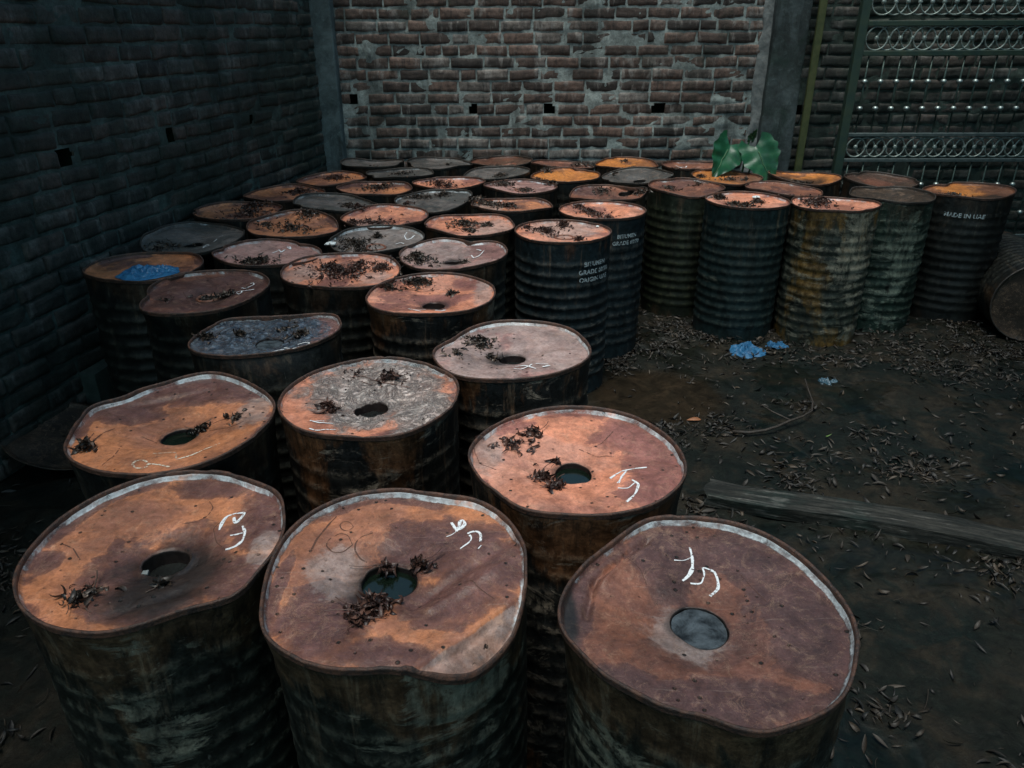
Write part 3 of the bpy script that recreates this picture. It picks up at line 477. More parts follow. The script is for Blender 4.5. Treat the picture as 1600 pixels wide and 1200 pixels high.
    r=r+(.0045 if hero else .003)*noise(np.cos(T)*2,np.sin(T)*2,Z*3,s+11)*(1-w_*.7)-.007*np.maximum(0,noise(np.cos(T)*3,np.sin(T)*3,Z*6,s+13)-.35)
    r=r+.0009*noise(np.cos(T)*6,np.sin(T)*6,Z*18,s+12)
    X=r*np.cos(T);Y=r*np.sin(T); Z2=Z+dz(X,Y)*w_
    A=np.zeros(X.shape+(4,)); A[...,3]=1
    A[...,2]=rib
    for (ang,zz,wa,wz,ch,am) in info.get('patch',[]):
        da=(T-ang+PI)%(2*PI)-PI; A[...,ch]+=am*np.exp(-(da/wa)**2-((Z-zz)/wz)**2)
    mesh('body',np.stack([X,Y,Z2],-1).reshape(-1,3),grid_faces(len(zl),N,True),body_mat(idx,d['body']),root,attrs={'m':A.reshape(-1,4)})
    # --- rim: rolled chime that follows the outline
    prf=[(-.0005,-.011),(.0014,-.0100),(.0018,-.008),(.0014,-.003),(.0024,.000),(.0022,.0034),(-.0002,.0044),(-.0028,.0036),(-.0040,.000),(-.0042,-.006),(-.0046,-.015)]
    ns=len(prf)-1; chip=np.maximum(0,noise(np.cos(th)*14,np.sin(th)*14,5,s)-.45)*.006
    P=[]
    for j,(dx_,dz_) in enumerate(prf):
        rr=ro-.0022+dx_*(1+.12*noise(np.cos(th)*9,np.sin(th)*9,j*.3,s))
        X=rr*np.cos(th);Y=rr*np.sin(th); P.append(np.stack([X,Y,HD+dz_-(chip if dz_>0 else 0)+dz(X,Y)],-1))
    P=np.stack(P)
    rimo=mesh('rim',P.reshape(-1,3),grid_faces(ns+1,N,True,flip=True),M_rimd if d['tone'] in('grey','dark','rust') else M_rim,root)
    # --- lid
    nr=64 if hero else (40 if mid else 24)
    ff=np.sin(np.linspace(0,1,nr)*PI/2)**.85; ff[0]=0.012
    ff=ff*.985
    T,Q=np.meshgrid(th,ff); OR=np.interp(T,np.r_[th,PI],np.r_[ro,ro[0]])-.002
    X=Q*OR*np.cos(T);Y=Q*OR*np.sin(T); openh=False
    if hole is not None:   # the inner rings run round the filler hole
        hx,hy,hk,hr=hole; openh=hk!='ring'
        if openh:
            ff=np.r_[0,.008,.02,.04,np.linspace(.065,.985,nr-5)**.8*.985**.2,.985]; ff=np.clip(ff,0,.985); nr=len(ff)
            T,Q=np.meshgrid(th,ff); OR=np.interp(T,np.r_[th,PI],np.r_[ro,ro[0]])-.002
            el=1+.05*np.cos(2*T+idx)+.02*noise(np.cos(T)*3,np.sin(T)*3,0,s)
            X=(1-Q)*(hx+hr*el*np.cos(T))+Q*OR*np.cos(T); Y=(1-Q)*(hy+hr*el*np.sin(T))+Q*OR*np.sin(T)
        else:
            wq=(1-Q)**1.2; X=X+hx*wq; Y=Y+hy*wq
    Z=lidz(X,Y)
    if openh: Z=Z+.0042*np.exp(-((np.hypot(X-hx,Y-hy)/hr-1.09)/.055)**2)*(hk!='cap')
    A=np.zeros(X.shape+(4,))
    for b in d.get('bl',[]):
        kd,bx,by,rx,ry=b
        if kd=='k': continue
        v=np.clip(1.25-np.sqrt(((X-bx)/rx)**2+((Y-by)/ry)**2)*.75,0,1)
        ch={'s':0,'p':1,'u':3}[kd]; A[...,ch]=np.maximum(A[...,ch],v)
    A2=np.zeros(X.shape+(4,))
    if hole is not None: A2[...,0]=.62*np.exp(-((np.hypot(X-hx,Y-hy)/hr-1.0)/.22)**2)*(.9 if hk!='ring' else 1)
    for b in d.get('bl',[]):
        if b[0]=='k': A2[...,0]=np.maximum(A2[...,0],np.clip(1.25-np.sqrt(((X-b[1])/b[3])**2+((Y-b[2])/b[4])**2)*.75,0,1))
    A[...,0]=np.maximum(A[...,0],.72*sm(.70,.93,Q)*sm(-.25,.5,noise(np.cos(T)*1.7,np.sin(T)*1.7,0,s+31)))
    A[...,0]=np.maximum(A[...,0],(.0 if hero else .6)*sm(.1,.5,noise(X*7,Y*7,0,s+33)))
    if key in DENT:
        drop=np.clip(-dz(X,Y)/.012,0,1); A[...,1]=np.maximum(A[...,1],drop)
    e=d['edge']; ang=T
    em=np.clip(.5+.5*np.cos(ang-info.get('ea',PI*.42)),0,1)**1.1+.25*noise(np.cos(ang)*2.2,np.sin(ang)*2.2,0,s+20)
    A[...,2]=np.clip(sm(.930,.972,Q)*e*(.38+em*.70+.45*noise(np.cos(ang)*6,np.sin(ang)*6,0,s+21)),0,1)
    crump=key in('D6','D8')
    if crump:
        mm=np.maximum(A[...,1],A[...,3])
        rg=np.abs(noise(X*38+noise(X*20,Y*20,0,3)*1.2,Y*55,0,s+2)); Z=Z+mm*.007*(rg-.15)+mm*.003*np.abs(noise(X*110,Y*110,0,8))
    if hole is not None:
        R=np.hypot(X-hx,Y-hy)
        keep=R
    if openh:   # wall of the opening
        dn=[.0012,.004,.012,.028,.055]
        X=np.r_[np.stack([hx+(X[0]-hx)*f_ for f_ in (.955,.965,.975,.98,.99)][::-1]),X]; Y=np.r_[np.stack([hy+(Y[0]-hy)*f_ for f_ in (.955,.965,.975,.98,.99)][::-1]),Y]
        Z=np.r_[np.stack([Z[0]-q_ for q_ in dn[::-1]]),Z]; A=np.r_[np.zeros((5,)+A.shape[1:]),A]; A[:5,:,0]=1; A2=np.r_[np.ones((5,)+A2.shape[1:]),A2]; nr+=5
    lv=np.stack([X,Y,Z],-1).reshape(-1,3); lf=grid_faces(nr,N,True,flip=True)
    if openh: pass
    else:
        c0=len(lv); lv=np.r_[lv,[[*( (hx,hy) if hole is not None else (0,0)),float(lidz(np.array(0.01),np.array(0.01)))]]]
        A=np.r_[A.reshape(-1,4),[[0,0,0,0]]]; A2=np.r_[A2.reshape(-1,4),[[0,0,0,0]]]
        j=np.arange(N); tri=np.stack([j,(j+1)%N,np.full(N,c0),np.full(N,c0)],-1)
        lf=[tuple(q) for q in lf]+[(int(a),int(b),c0) for a,b in zip(j,(j+1)%N)]
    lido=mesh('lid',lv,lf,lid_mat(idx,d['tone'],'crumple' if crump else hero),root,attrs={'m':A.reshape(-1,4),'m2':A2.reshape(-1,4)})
    # --- filler opening
    if hole is not None:
        nb=40; t=np.linspace(0,2*PI,nb,endpoint=False); el=1+.03*np.cos(2*t+idx)
        zc=float(lidz(np.array(hx+hr*1.1),np.array(hy)))
        def ring(rr,dzv): x=hx+rr*el*np.cos(t);y=hy+rr*el*np.sin(t); return np.stack([x,y,(lidz(x,y) if dzv is None else lidz(x*0+hx+ (x-hx)*1.0,y)+dzv)],-1)
        if hk=='ring':
            prof=[(1.12,-.002),(1.10,.004),(1.0,.0065),(.90,.004),(.86,-.001),(.5,-.003),(.03,-.003)]
            mt=M_ring; nm='bung'
        else:
            prof=None
        if prof:
            V=np.concatenate([ring(hr*a,b) for a,b in prof])
            mesh(nm,V,grid_faces(len(prof),nb,True,flip=False),mt,lido)
        if hk!='ring':
            if hk=='cap': lv_,mm,nm2=-.006,M_cap,'cap'
            elif hk=='water': lv_,mm,nm2=-.012,M_water,'water_pool'
            elif hk=='open': lv_,mm,nm2=-.030,M_tar,'bitumen_fill'
            else: lv_,mm,nm2=-.022,M_tar,'bitumen_fill'
            prof=[1.03,.8,.6,.4,.2,.002] if hk!='cap' else [.955,.945,.92,.8,.6,.4,.2,.002]
            V=[]
            for a in prof:
                edz=-.02 if (hk=='cap' and a>.95) else 0
                x=hx+hr*a*el*np.cos(t);y=hy+hr*a*el*np.sin(t)
                z=zc+lv_+edz+(.0035*noise(x*60,y*60,0,s) if hk=='hole' else .0022*noise(x*50,y*50,0,s)+.0014*np.abs(noise(x*140,y*90,0,s)) if hk=='cap' else (.002*noise(x*30,y*30,0,s) if hk=='open' else 0))+x*0
                V.append(np.stack([x,y,z],-1))
            mesh(nm2,np.concatenate(V),grid_faces(len(prof),nb,True),mm,lido)
    if 'chalk' in d:
        V,Fc=ribbon(d['chalk'],lidz,.0012 if hero else .002,rs)
        if crump or not hero: V[:,2]+=.0015
        mesh('chalk_number',V,Fc,M_faint if key in('D5',) else M_chalk,lido)
    if 'scr' in d:
        V,Fc=ribbon(d['scr'],lidz,.0008 if key!='D6' else .006,rs); mesh('scratched_curve',V,Fc,M_scr,lido)
    return root,lidz
# ---------------------------------------------------------------- ground
def ground_h(x,y):
    h=.030*fbm(x*1.1,y*1.1,0,3,3)+.012*fbm(x*5,y*5,0,4,4)+.022*np.maximum(0,noise(x*13,y*13,0,6))*np.clip(.3+1.5*noise(x*1.7,y*1.7,0,16),0,1.2)+.004*noise(x*7,y*7,0,15)+.007*np.abs(noise(x*30,y*30,0,7))
    pud=np.exp(-(((x-.72)/.34)**2+((y-3.42)/.33)**2))   # shallow puddle
    h=h*(1-.9*np.minimum(1,pud*1.6))-.010*pud
    return h-.012
def graded(a,b,c,d,step,coarse):
    return np.unique(np.r_[np.arange(a,b,coarse),np.arange(b,c,step),np.arange(c,d+coarse,coarse)].round(5))
gx=graded(-40,-2.6,3.6,40,.022,1.7); gy=graded(-30,.2,6.1,40,.022,1.7)
GX,GY=np.meshgrid(gx,gy); GZ=ground_h(GX,GY)
far=(GX<-3)|(GX>4.5)|(GY<0)|(GY>6.3)
GZ=np.where(far,-.03,GZ)
q=NT('wet_mud'); nb=q.noise(q.tc,1.6,6,.6,.4); nf=q.noise(q.tc,18,7,.7,.4); nm=q.noise(q.tc,5,6,.65,.6)
base=q.mix(q.step(nb,.38,.62),(.0080,.0092,.0066),(.0026,.0062,.0052))
base=q.mix(q.step(nm,.45,.62),base,(.0135,.0112,.0075))
base=q.mix(q.math('MULTIPLY',q.step(nf,.5,.75),.7),base,(.008,.008,.007))
base=q.mix(q.math('MULTIPLY',q.step(q.noise(q.tc,60,4,.7),.60,.72),.5),base,(.030,.030,.025))
wet=q.step(q.noise(q.tc,2.2,4,.55,.5),.50,.58)
pz=q.sep(q.tc)
dx=q.math('DIVIDE',q.math('SUBTRACT',pz[0],.72),.34); dy=q.math('DIVIDE',q.math('SUBTRACT',pz[1],3.42),.33)
dd=q.math('ADD',q.math('ADD',q.math('MULTIPLY',dx,dx),q.math('MULTIPLY',dy,dy)),q.math('MULTIPLY',nm,1.2))
pud=q.step(dd,1.9,1.2)
wet=q.math('MAXIMUM',wet,pud)
base=q.mix(q.math('MULTIPLY',pud,.6),base,(.024,.015,.008))
ro=q.math('ADD',q.math('MULTIPLY',q.math('SUBTRACT',1,wet),.32),q.math('ADD',.30,q.math('MULTIPLY',nf,.15)))
q.bump(q.math('MULTIPLY',q.math('ADD',nf,nm),q.math('SUBTRACT',1.0,q.math('MULTIPLY',wet,.85))),.6,.012)
base=q.vary(base,q.tc,5,.35,1.5); base=q.vary(base,q.off((4,4,4)),28,.35,1.7)
M_mud=q.fin(base,ro,0,.16)
g=mesh('ground',np.stack([GX,GY,GZ],-1).reshape(-1,3),grid_faces(len(gy),len(gx)),M_mud); g['kind']='structure'
# ---------------------------------------------------------------- brick walls
def brick_mat(name,shade_mix,mossy,mort,tint=0.0):
    q=NT(name); r1,r2,im,al=q.attr('m')
    v=q.tc; nf=q.noise(v,26,7,.7,.3); nb=q.noise(v,1.3,5,.6,.5); nh=q.noise(v,110,4,.7); ns=q.noise(q.off((3,1,2),(1,1,.3)),9,5,.65,.4)
    b1=q.mix(r1,(.040,.033,.029),(.165,.108,.086))
    b1=q.mix(q.step(r2,.80,.95),b1,(.15,.13,.115))
    b1=q.mix(q.math('MULTIPLY',q.step(nf,.42,.7),.7),b1,(.035,.028,.025))
    lime=q.step(q.math('ADD',ns,q.math('MULTIPLY',r2,.12)),.60,.70)
    b1=q.mix(q.math('MULTIPLY',lime,.6),b1,(.27,.25,.23))
    vst=q.noise(q.off((5,5,5),(1,1,.22)),17,4,.7,.2)
    b1=q.mix(q.math('MULTIPLY',q.step(vst,.56,.64),.6),b1,(.030,.026,.024))
    b1=q.mix(q.math('MULTIPLY',q.step(vst,.42,.34),.45),b1,(.25,.22,.20))
    mo=q.mix(q.step(nf,.3,.7),tuple(c*.6 for c in mort),mort)
    mo=q.mix(q.math('MULTIPLY',q.step(nb,.40,.6),.5),mo,tuple(c*.45 for c in mort))
    b1=q.mix(tint,b1,q.mix(r1,(.030,.045,.042),(.085,.105,.105)))
    c=q.mix(im,b1,mo)
    ms=q.step(q.math('ADD',q.math('MULTIPLY',nb,.7),q.math('MULTIPLY',q.noise(v,5,6,.7,.5),.5)),mossy-.10,mossy+.10)
    c=q.mix(q.math('MULTIPLY',ms,.75),c,(.016,.030,.022))
    c=q.mix(q.math('MULTIPLY',q.step(q.noise(q.off((1,7,2),(1,1,.18)),4.5,5,.6,.3),.52,.66),.55),c,(.014,.018,.016))
    c=q.mix(shade_mix,c,(.004,.013,.0115))  # even dark teal wash, putting wall shade into the colour
    c=q.vary(c,v,9,.45,1.55); c=q.vary(c,q.off((4,4,4)),50,.60,1.45)
    q.bump(q.math('ADD',nf,q.math('MULTIPLY',nh,.5)),.8,.006)
    return q.fin(c,.72,0,.35)
def brick_wall(name,L,H,pitch,seed,mat,holes=(),cut=(),bl=.24,mo=0.0):
    """local frame: x along the wall, z up, front face toward -y"""
    rs=random.Random(seed)
    ug=np.array([0,.012,.045,.12,.28,.45,.62,.78,.90,.955,.988,1.]); vg=np.array([0,.04,.15,.38,.62,.85,.96,1.])
    U,Vv=np.meshgrid(ug,vg); ex=np.minimum(np.minimum(U,1-U)*bl,np.minimum(Vv,1-Vv)*pitch*.85)
    prof=sm(-.0003,.0055,ex)
    P=[];Fc=[];A=[];off=0;gf=grid_faces(len(vg),len(ug))
    rows=int(H/pitch)+1; crs=[]
    for r in range(rows):
        wob=rs.uniform(-.004,.004); x=-rs.uniform(0,bl) if r%2 else -rs.uniform(.02,.10)
        while x<L:
            bw=bl*rs.choice([1,1,1,1,1,.98,.52,.9])*rs.uniform(.96,1.03); g_=rs.uniform(.003,.013); gh=rs.uniform(.005,.012)
            x0=x+g_*.5;x1=x+bw-g_*.5;z0=r*pitch+gh*.5+wob;z1=(r+1)*pitch-gh*.5+rs.uniform(-.003,.003)
            xc=(x0+x1)/2;zc=(z0+z1)/2
            x+=bw
            ok=xc>-.02 and xc<L+.02
            for hx,hz,hw,hh in holes:
                if abs(zc-hz)<pitch*.6 and x0<hx+hw/2 and x1>hx-hw/2:
                    if xc<hx: x1=min(x1,hx-hw/2+rs.uniform(-.006,.010))
                    else: x0=max(x0,hx+hw/2+rs.uniform(-.010,.006))
                    if x1-x0<.03: ok=False
            for c0,c1 in cut:
                if x1>c0 and x0<c1: ok=False
            if not ok: continue
            x0=max(x0,0);x1=min(x1,L)
            if x1-x0<.03: continue
            tl=rs.gauss(0,.006); pr=rs.gauss(.0085,.0025); sk=rs.gauss(0,.003)
            X=x0+(x1-x0)*U; Z=z0+(z1-z0)*Vv+tl*(U-.5)
            # chipped corners
            n1=noise(X*14,Z*14,0,seed); n2=noise(X*45,Z*60,0,seed+1); cut_=fbm(X*9,Z*12,1,seed+2,3)
            X=X+.003*n2*(1-prof*.6); Z=Z+.0035*noise(X*30,Z*20,4,seed+4)
            Y=-(pr+sk*(U-.5)*2+.0025*n1+.0028*n2)*prof + .012*np.maximum(0,cut_-.32)*prof+.004*(1-prof)
            P.append(np.stack([X,Y,Z],-1).reshape(-1,3)); Fc.append(gf+off); off+=X.size
            a=np.zeros((X.size,4)); a[:,0]=min(1,max(0,rs.gauss(.45,.36))); a[:,1]=rs.random(); a[:,3]=1
            A.append(a)
    # mortar sheet
    mx=np.arange(0,L+.02,.022); mz=np.arange(0,H+pitch,.018); MX,MZ=np.meshgrid(mx,mz)
    MY=mo-.0026-.0060*fbm(MX*13,MZ*17,0,seed+6,4)-.012*np.maximum(0,fbm(MX*4.2,MZ*6,3,seed+8,4)-.27)*2
    mf=grid_faces(len(mz),len(mx))
    cx=MX.reshape(-1)[mf].mean(1); cz=MZ.reshape(-1)[mf].mean(1); keep=np.ones(len(mf),bool)
    for hx,hz,hw,hh in holes: keep&=~(((cx-hx)/(hw*.56))**4+((cz-hz)/(hh*.56))**4+.30*noise(cx*40,cz*40,0,5)<1)
    P.append(np.stack([MX,MY,MZ],-1).reshape(-1,3)); Fc.append(mf[keep]+off); off+=MX.size
    a=np.zeros((MX.size,4)); a[:,2]=1;a[:,3]=1; A.append(a)
    # body of the wall behind
    t=.24
    bx=np.array([[0,.0,0],[L,.0,0],[L,.0,H],[0,.0,H],[0,t,0],[L,t,0],[L,t,H],[0,t,H]],float)
    bx[:4,1]=.10   # core sits behind the open holes
    bf=np.array([[0,1,2,3],[5,4,7,6],[4,0,3,7],[1,5,6,2],[3,2,6,7]])
    P.append(bx);Fc.append(bf+off);off+=8
    a=np.zeros((8,4));a[:,2]=1;a[:,3]=1;A.append(a)
    # hole linings
    lin=[]
    for hx,hz,hw,hh in holes:
        x0,x1,z0,z1=hx-hw*.52,hx+hw*.52,hz-hh*.52,hz+hh*.52
        c=np.array([[x0,0,z0],[x1,0,z0],[x1,0,z1],[x0,0,z1],[x0,.099,z0],[x1,.099,z0],[x1,.099,z1],[x0,.099,z1]])
        c[:4]+=np.array([[-.006,.003,-.006],[.006,.003,-.006],[.006,.003,.006],[-.006,.003,.006]])
        lin.append((c,np.array([[0,1,5,4],[1,2,6,5],[2,3,7,6],[3,0,4,7],[4,5,6,7]])))
    o=mesh(name,np.concatenate(P),np.concatenate(Fc),mat,smooth=False,attrs={'m':np.concatenate(A)})
    for c,f in lin: mesh('weep_hole',c,f,M_hole,o,smooth=False)
    return o
M_hole=simple('mossy_hole_shade',(.002,.004,.002),(.006,.014,.006),30,.9,0,.3,.004,.1)  # green-black lining, the shade of a deep hole put into its colour
WY=6.08; WH=2.75
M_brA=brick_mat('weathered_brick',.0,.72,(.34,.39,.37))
M_brB=brick_mat('mossy_shade_toned_brick',.34,.58,(.13,.185,.17),.22)  # mossy brick for the left wall, its gloom mixed into the colour
M_brC=brick_mat('shade_toned_brick',.22,.60,(.09,.125,.105),.35)  # darker copy of the brick, wall shadow held in its colour
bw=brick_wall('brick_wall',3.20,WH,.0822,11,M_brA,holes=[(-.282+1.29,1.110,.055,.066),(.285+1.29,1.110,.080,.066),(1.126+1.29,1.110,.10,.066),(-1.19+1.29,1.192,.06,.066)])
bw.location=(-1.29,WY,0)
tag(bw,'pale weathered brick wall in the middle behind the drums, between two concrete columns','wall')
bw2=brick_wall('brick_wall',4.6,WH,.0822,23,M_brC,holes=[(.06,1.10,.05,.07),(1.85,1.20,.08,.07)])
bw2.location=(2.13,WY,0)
tag(bw2,'brick wall with shade in its colour behind the metal gate, right of the wide column','wall')
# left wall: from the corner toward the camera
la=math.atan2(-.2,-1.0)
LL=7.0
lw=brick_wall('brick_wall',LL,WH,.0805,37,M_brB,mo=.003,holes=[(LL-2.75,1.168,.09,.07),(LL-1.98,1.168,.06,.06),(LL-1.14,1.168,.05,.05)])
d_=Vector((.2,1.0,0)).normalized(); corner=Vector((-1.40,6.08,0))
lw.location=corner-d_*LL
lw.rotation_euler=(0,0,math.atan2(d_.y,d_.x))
# local x runs along d_, front (-y) must face +X : rotate so that -y -> right side
tag(lw,'long mossy brick wall along the left side of the yard, shade in its colour','wall')
# concrete columns
def column(x0,x1,y0,y1,h,label,seed,c1,c2,moss):
    rs=random.Random(seed); n=150
    zz=np.linspace(-.05,h,n)
    # rounded rectangle section
    pts=[]
    for cx,cy,a0 in ((x1,y0,-PI/2),(x1,y1,0),(x0,y1,PI/2),(x0,y0,PI)):
        for k in range(5):
            a=a0+k/4*PI/2; pts.append((cx+(.014*math.cos(a)-.014*(1 if cx==x1 else -1)),cy+(.014*math.sin(a)-.014*(1 if cy==y1 else -1))))
    # densify
    S=[]
    for i in range(len(pts)):
        a=np.array(pts[i]);b=np.array(pts[(i+1)%len(pts)]); k=max(1,int(np.hypot(*(b-a))/.02))
        for j in range(k): S.append(a+(b-a)*j/k)
    S=np.array(S);m=len(S)
    X=np.tile(S[:,0],(n,1));Y=np.tile(S[:,1],(n,1));Z=np.tile(zz[:,None],(1,m))
    nn=.004*fbm(X*16,Y*16+3,Z*9,seed,4)+.006*noise(X*3,Y*3,Z*2.2,seed+3)
    cx,cy=(x0+x1)/2,(y0+y1)/2; L=np.hypot(X-cx,Y-cy)
    X=X+(X-cx)/L*nn*1.4;Y=Y+(Y-cy)/L*nn*1.4
    q=NT('rough_concrete'); v=q.tc; nf=q.noise(v,24,7,.7,.3); ns=q.noise(q.off((seed,0,0),(1,1,.16)),9,6,.65,.3); nb=q.noise(v,2.5,5,.6)
    c=q.mix(q.step(nb,.4,.6),c1,c2); c=q.mix(q.math('MULTIPLY',q.step(ns,.5,.62),.6),c,tuple(a*.35 for a in c1))
    c=q.mix(q.math('MULTIPLY',q.step(nf,.52,.75),.5),c,tuple(min(1,a*1.9) for a in c2))
    c=q.mix(q.math('MULTIPLY',q.step(q.noise(v,3,6,.7,.6),moss,moss+.12),.7),c,(.014,.030,.024))
    c=q.vary(c,v,8,.45,1.6); q.bump(nf,.7,.006); mt=q.fin(c,.8,0,.3)
    o=mesh('concrete_column',np.stack([X,Y,Z],-1).reshape(-1,3),grid_faces(n,m,True),mt)
    tag(o,label,'column'); return o
column(1.895,2.145,5.985,6.20,WH+.05,'wide dark concrete column right of the pale brick wall, behind the large green leaves',3,(.030,.042,.041),(.055,.072,.074),.50)
column(-1.44,-1.275,5.96,6.22,WH+.05,'narrow concrete column in the corner where the left wall meets the back wall',5,(.055,.080,.084),(.09,.125,.13),.58)
# mortar smear down the left edge of the wide column
zz=np.linspace(0,WH,160); uu=np.linspace(0,1,10); U,Zm=np.meshgrid(uu,zz)
wd=.07+.045*fbm(Zm*3,Zm*0,0,91,4)
X=1.90-wd*(1-U); Y=WY-.016-.022*U**1.5-.008*fbm(X*20,Zm*14,0,92,4)
Y[:,0]=WY-.001
sme=mesh('mortar_fillet',np.stack([X,Y,Zm],-1).reshape(-1,3),grid_faces(160,10),simple('rough_mortar',(.10,.115,.115),(.19,.205,.20),22,.8,0,.8,.008),bw)
sme.matrix_parent_inverse=Matrix.Translation((-bw.location.x,-bw.location.y,0))
# ---------------------------------------------------------------- tubes
def tube_mesh(paths,closed=False,ns=8):
    V=[];Fc=[];off=0
    for pts,r in paths:
        P=np.array(pts,float);n=len(P)
        T=np.gradient(P,axis=0) if not closed else (np.roll(P,-1,0)-np.roll(P,1,0))
        T/=np.linalg.norm(T,axis=1)[:,None]
        up=np.array([0,1.,0]) if abs(T[0][1])<.9 else np.array([1.,0,0])
        A_=np.cross(T,up);A_/=np.linalg.norm(A_,axis=1)[:,None];B_=np.cross(T,A_)
        rr=np.broadcast_to(np.asarray(r,float),(n,))
        a=np.linspace(0,2*PI,ns,endpoint=False)
        ring=P[:,None,:]+rr[:,None,None]*(np.cos(a)[None,:,None]*A_[:,None,:]+np.sin(a)[None,:,None]*B_[:,None,:])
        V.append(ring.reshape(-1,3))
        f=grid_faces(n,ns,True,flip=True)
        if closed:
            j=np.arange(ns);f=np.r_[f,np.stack([(n-1)*ns+j,j,(j+1)%ns,(n-1)*ns+(j+1)%ns],-1)]
        else:
            c0=len(V[-1]); V[-1]=np.r_[V[-1],[P[0]],[P[-1]]]
            j=np.arange(ns); f=np.r_[f,np.stack([j,(j+1)%ns,np.full(ns,c0),np.full(ns,c0)],-1),np.stack([(n-1)*ns+(j+1)%ns,(n-1)*ns+j,np.full(ns,c0+1),np.full(ns,c0+1)],-1)]
        Fc.append(f+off);off+=len(V[-1])
    Fc=np.concatenate(Fc)
    fl=[tuple(q) if len(set(q))==4 else tuple(dict.fromkeys(q)) for q in Fc.tolist()]
    return np.concatenate(V),fl
def boxv(x0,x1,y0,y1,z0,z1,b=.003):
    """box with chamfered long edges along its longest axis, as quads"""
    v=[];c=[(x0+b,y0),(x1-b,y0),(x1,y0+b),(x1,y1-b),(x1-b,y1),(x0+b,y1),(x0,y1-b),(x0,y0+b)]
    for z in (z0,z1):
        for x,y in c: v.append((x,y,z))
    f=[(i,(i+1)%8,8+(i+1)%8,8+i) for i in range(8)]+[tuple(range(7,-1,-1)),tuple(range(8,16))]
    return v,f
def boxh(x0,x1,y0,y1,z0,z1,b=.003):
    v,f=boxv(y0,y1,z0,z1,x0,x1,b); return [(c,a,b_) for a,b_,c in v],f
# ---------------------------------------------------------------- gate
M_gpaint=simple('green_gate_paint',(.018,.040,.034),(.035,.055,.035),14,.42,0,.4,.003)
M_gsteel=simple('dull_steel_ring',(.13,.17,.155),(.36,.41,.38),60,.45,.5,.2,.001)
M_gbar=simple('green_tinted_bar',(.035,.06,.052),(.075,.11,.095),40,.35,.5,.2,.001)
M_knob=simple('steel_knob',(.30,.36,.34),(.46,.52,.50),60,.38,.8,.1,.001)
GYp=5.72
gate=empty('metal_gate',(2.41,GYp,0)); tag(gate,'green framed metal gate with bars, steel knobs and ring bands leaning at the right wall','gate')
gate.rotation_euler=(0,0,math.radians(-1.2))
GWD=1.95
rail_z=[1.952,1.690,1.502,.962,.783,.222,.10]
v,f=boxv(-.03,.03,-.028,.028,.02,2.25); mesh('frame_post',v,f,M_gpaint,gate,smooth=False)
v,f=boxv(GWD-.03,GWD+.03,-.028,.028,.02,2.25); mesh('frame_post',v,f,M_gpaint,gate,smooth=False)
v,f=boxh(.03,GWD-.03,-.02,.02,2.19,2.23); mesh('rail',v,f,M_gpaint,gate,smooth=False)
for z in rail_z:
    hh=.017 if z>1.2 else .012
    v,f=boxh(.03,GWD-.03,-.018,.018,z-hh,z+hh); mesh('rail',v,f,M_gpaint if z>1.2 else simple('gate_rail',(.06,.085,.085),(.11,.14,.14),30,.38,.3,.3,.002),gate,smooth=False)
def ringrow(zc,rad,sp):
    x=.04+rad; ta=np.linspace(0,2*PI,36,endpoint=False); i=0
    while x<GWD-.04-rad+.001:
        yo=.004 if i%2 else -.004
        V,F_=tube_mesh([([(x+rad*math.cos(a),yo+.003*math.sin(2*a),zc+rad*math.sin(a)) for a in ta],.0060)],True,6)
        rg=mesh('ring',V,F_,M_gsteel,gate)
        a=np.linspace(-PI/2,PI/2,7);b=np.linspace(0,2*PI,10,endpoint=False);A_,B_=np.meshgrid(a,b,indexing='ij')
        mesh('bead',np.stack([x+.017*np.cos(A_)*np.cos(B_),-.012*np.cos(A_)*np.sin(B_),zc+.019*np.sin(A_)],-1).reshape(-1,3),grid_faces(7,10,True),M_gsteel,rg)
        x+=sp; i+=1
ringrow(1.821,.079,.0815)
ringrow(1.596,.074,.0815)
ringrow(.8725,.066,.0715)
ringrow(2.075,.080,.083)
def bars(z0,z1,knobs,sp,x0):
    x=x0
    while x<GWD-.05:
        V,F_=tube_mesh([([(x,0,z0),(x,0,(z0+z1)/2),(x,0,z1)],.0062)],False,8)
        b=mesh('bar',V,F_,M_gbar,gate)
        for kz in knobs:
            a=np.linspace(-PI/2,PI/2,9);c=np.linspace(0,2*PI,14,endpoint=False);A_,B_=np.meshgrid(a,c,indexing='ij')
            rr=.0195*np.cos(A_)+.002
            mesh('knob',np.stack([x+rr*np.cos(B_),rr*np.sin(B_),kz+.017*np.sin(A_)],-1).reshape(-1,3),grid_faces(9,14,True),M_knob,b)
        x+=sp
bars(.974,1.485,(1.319,1.14),.1105,.085)
bars(.234,.771,(.607,.401),.1125,.075)
# slim angle post beside the wide column
v,f=boxv(2.19,2.243,5.965,5.995,-.02,2.7,.004)
pst=mesh('angle_post',v,f,simple('mossy_green_paint',(.040,.055,.018),(.075,.085,.030),18,.6,0,.5,.004),smooth=False)
tag(pst,'slim moss green upright post between the wide concrete column and the gate','post')
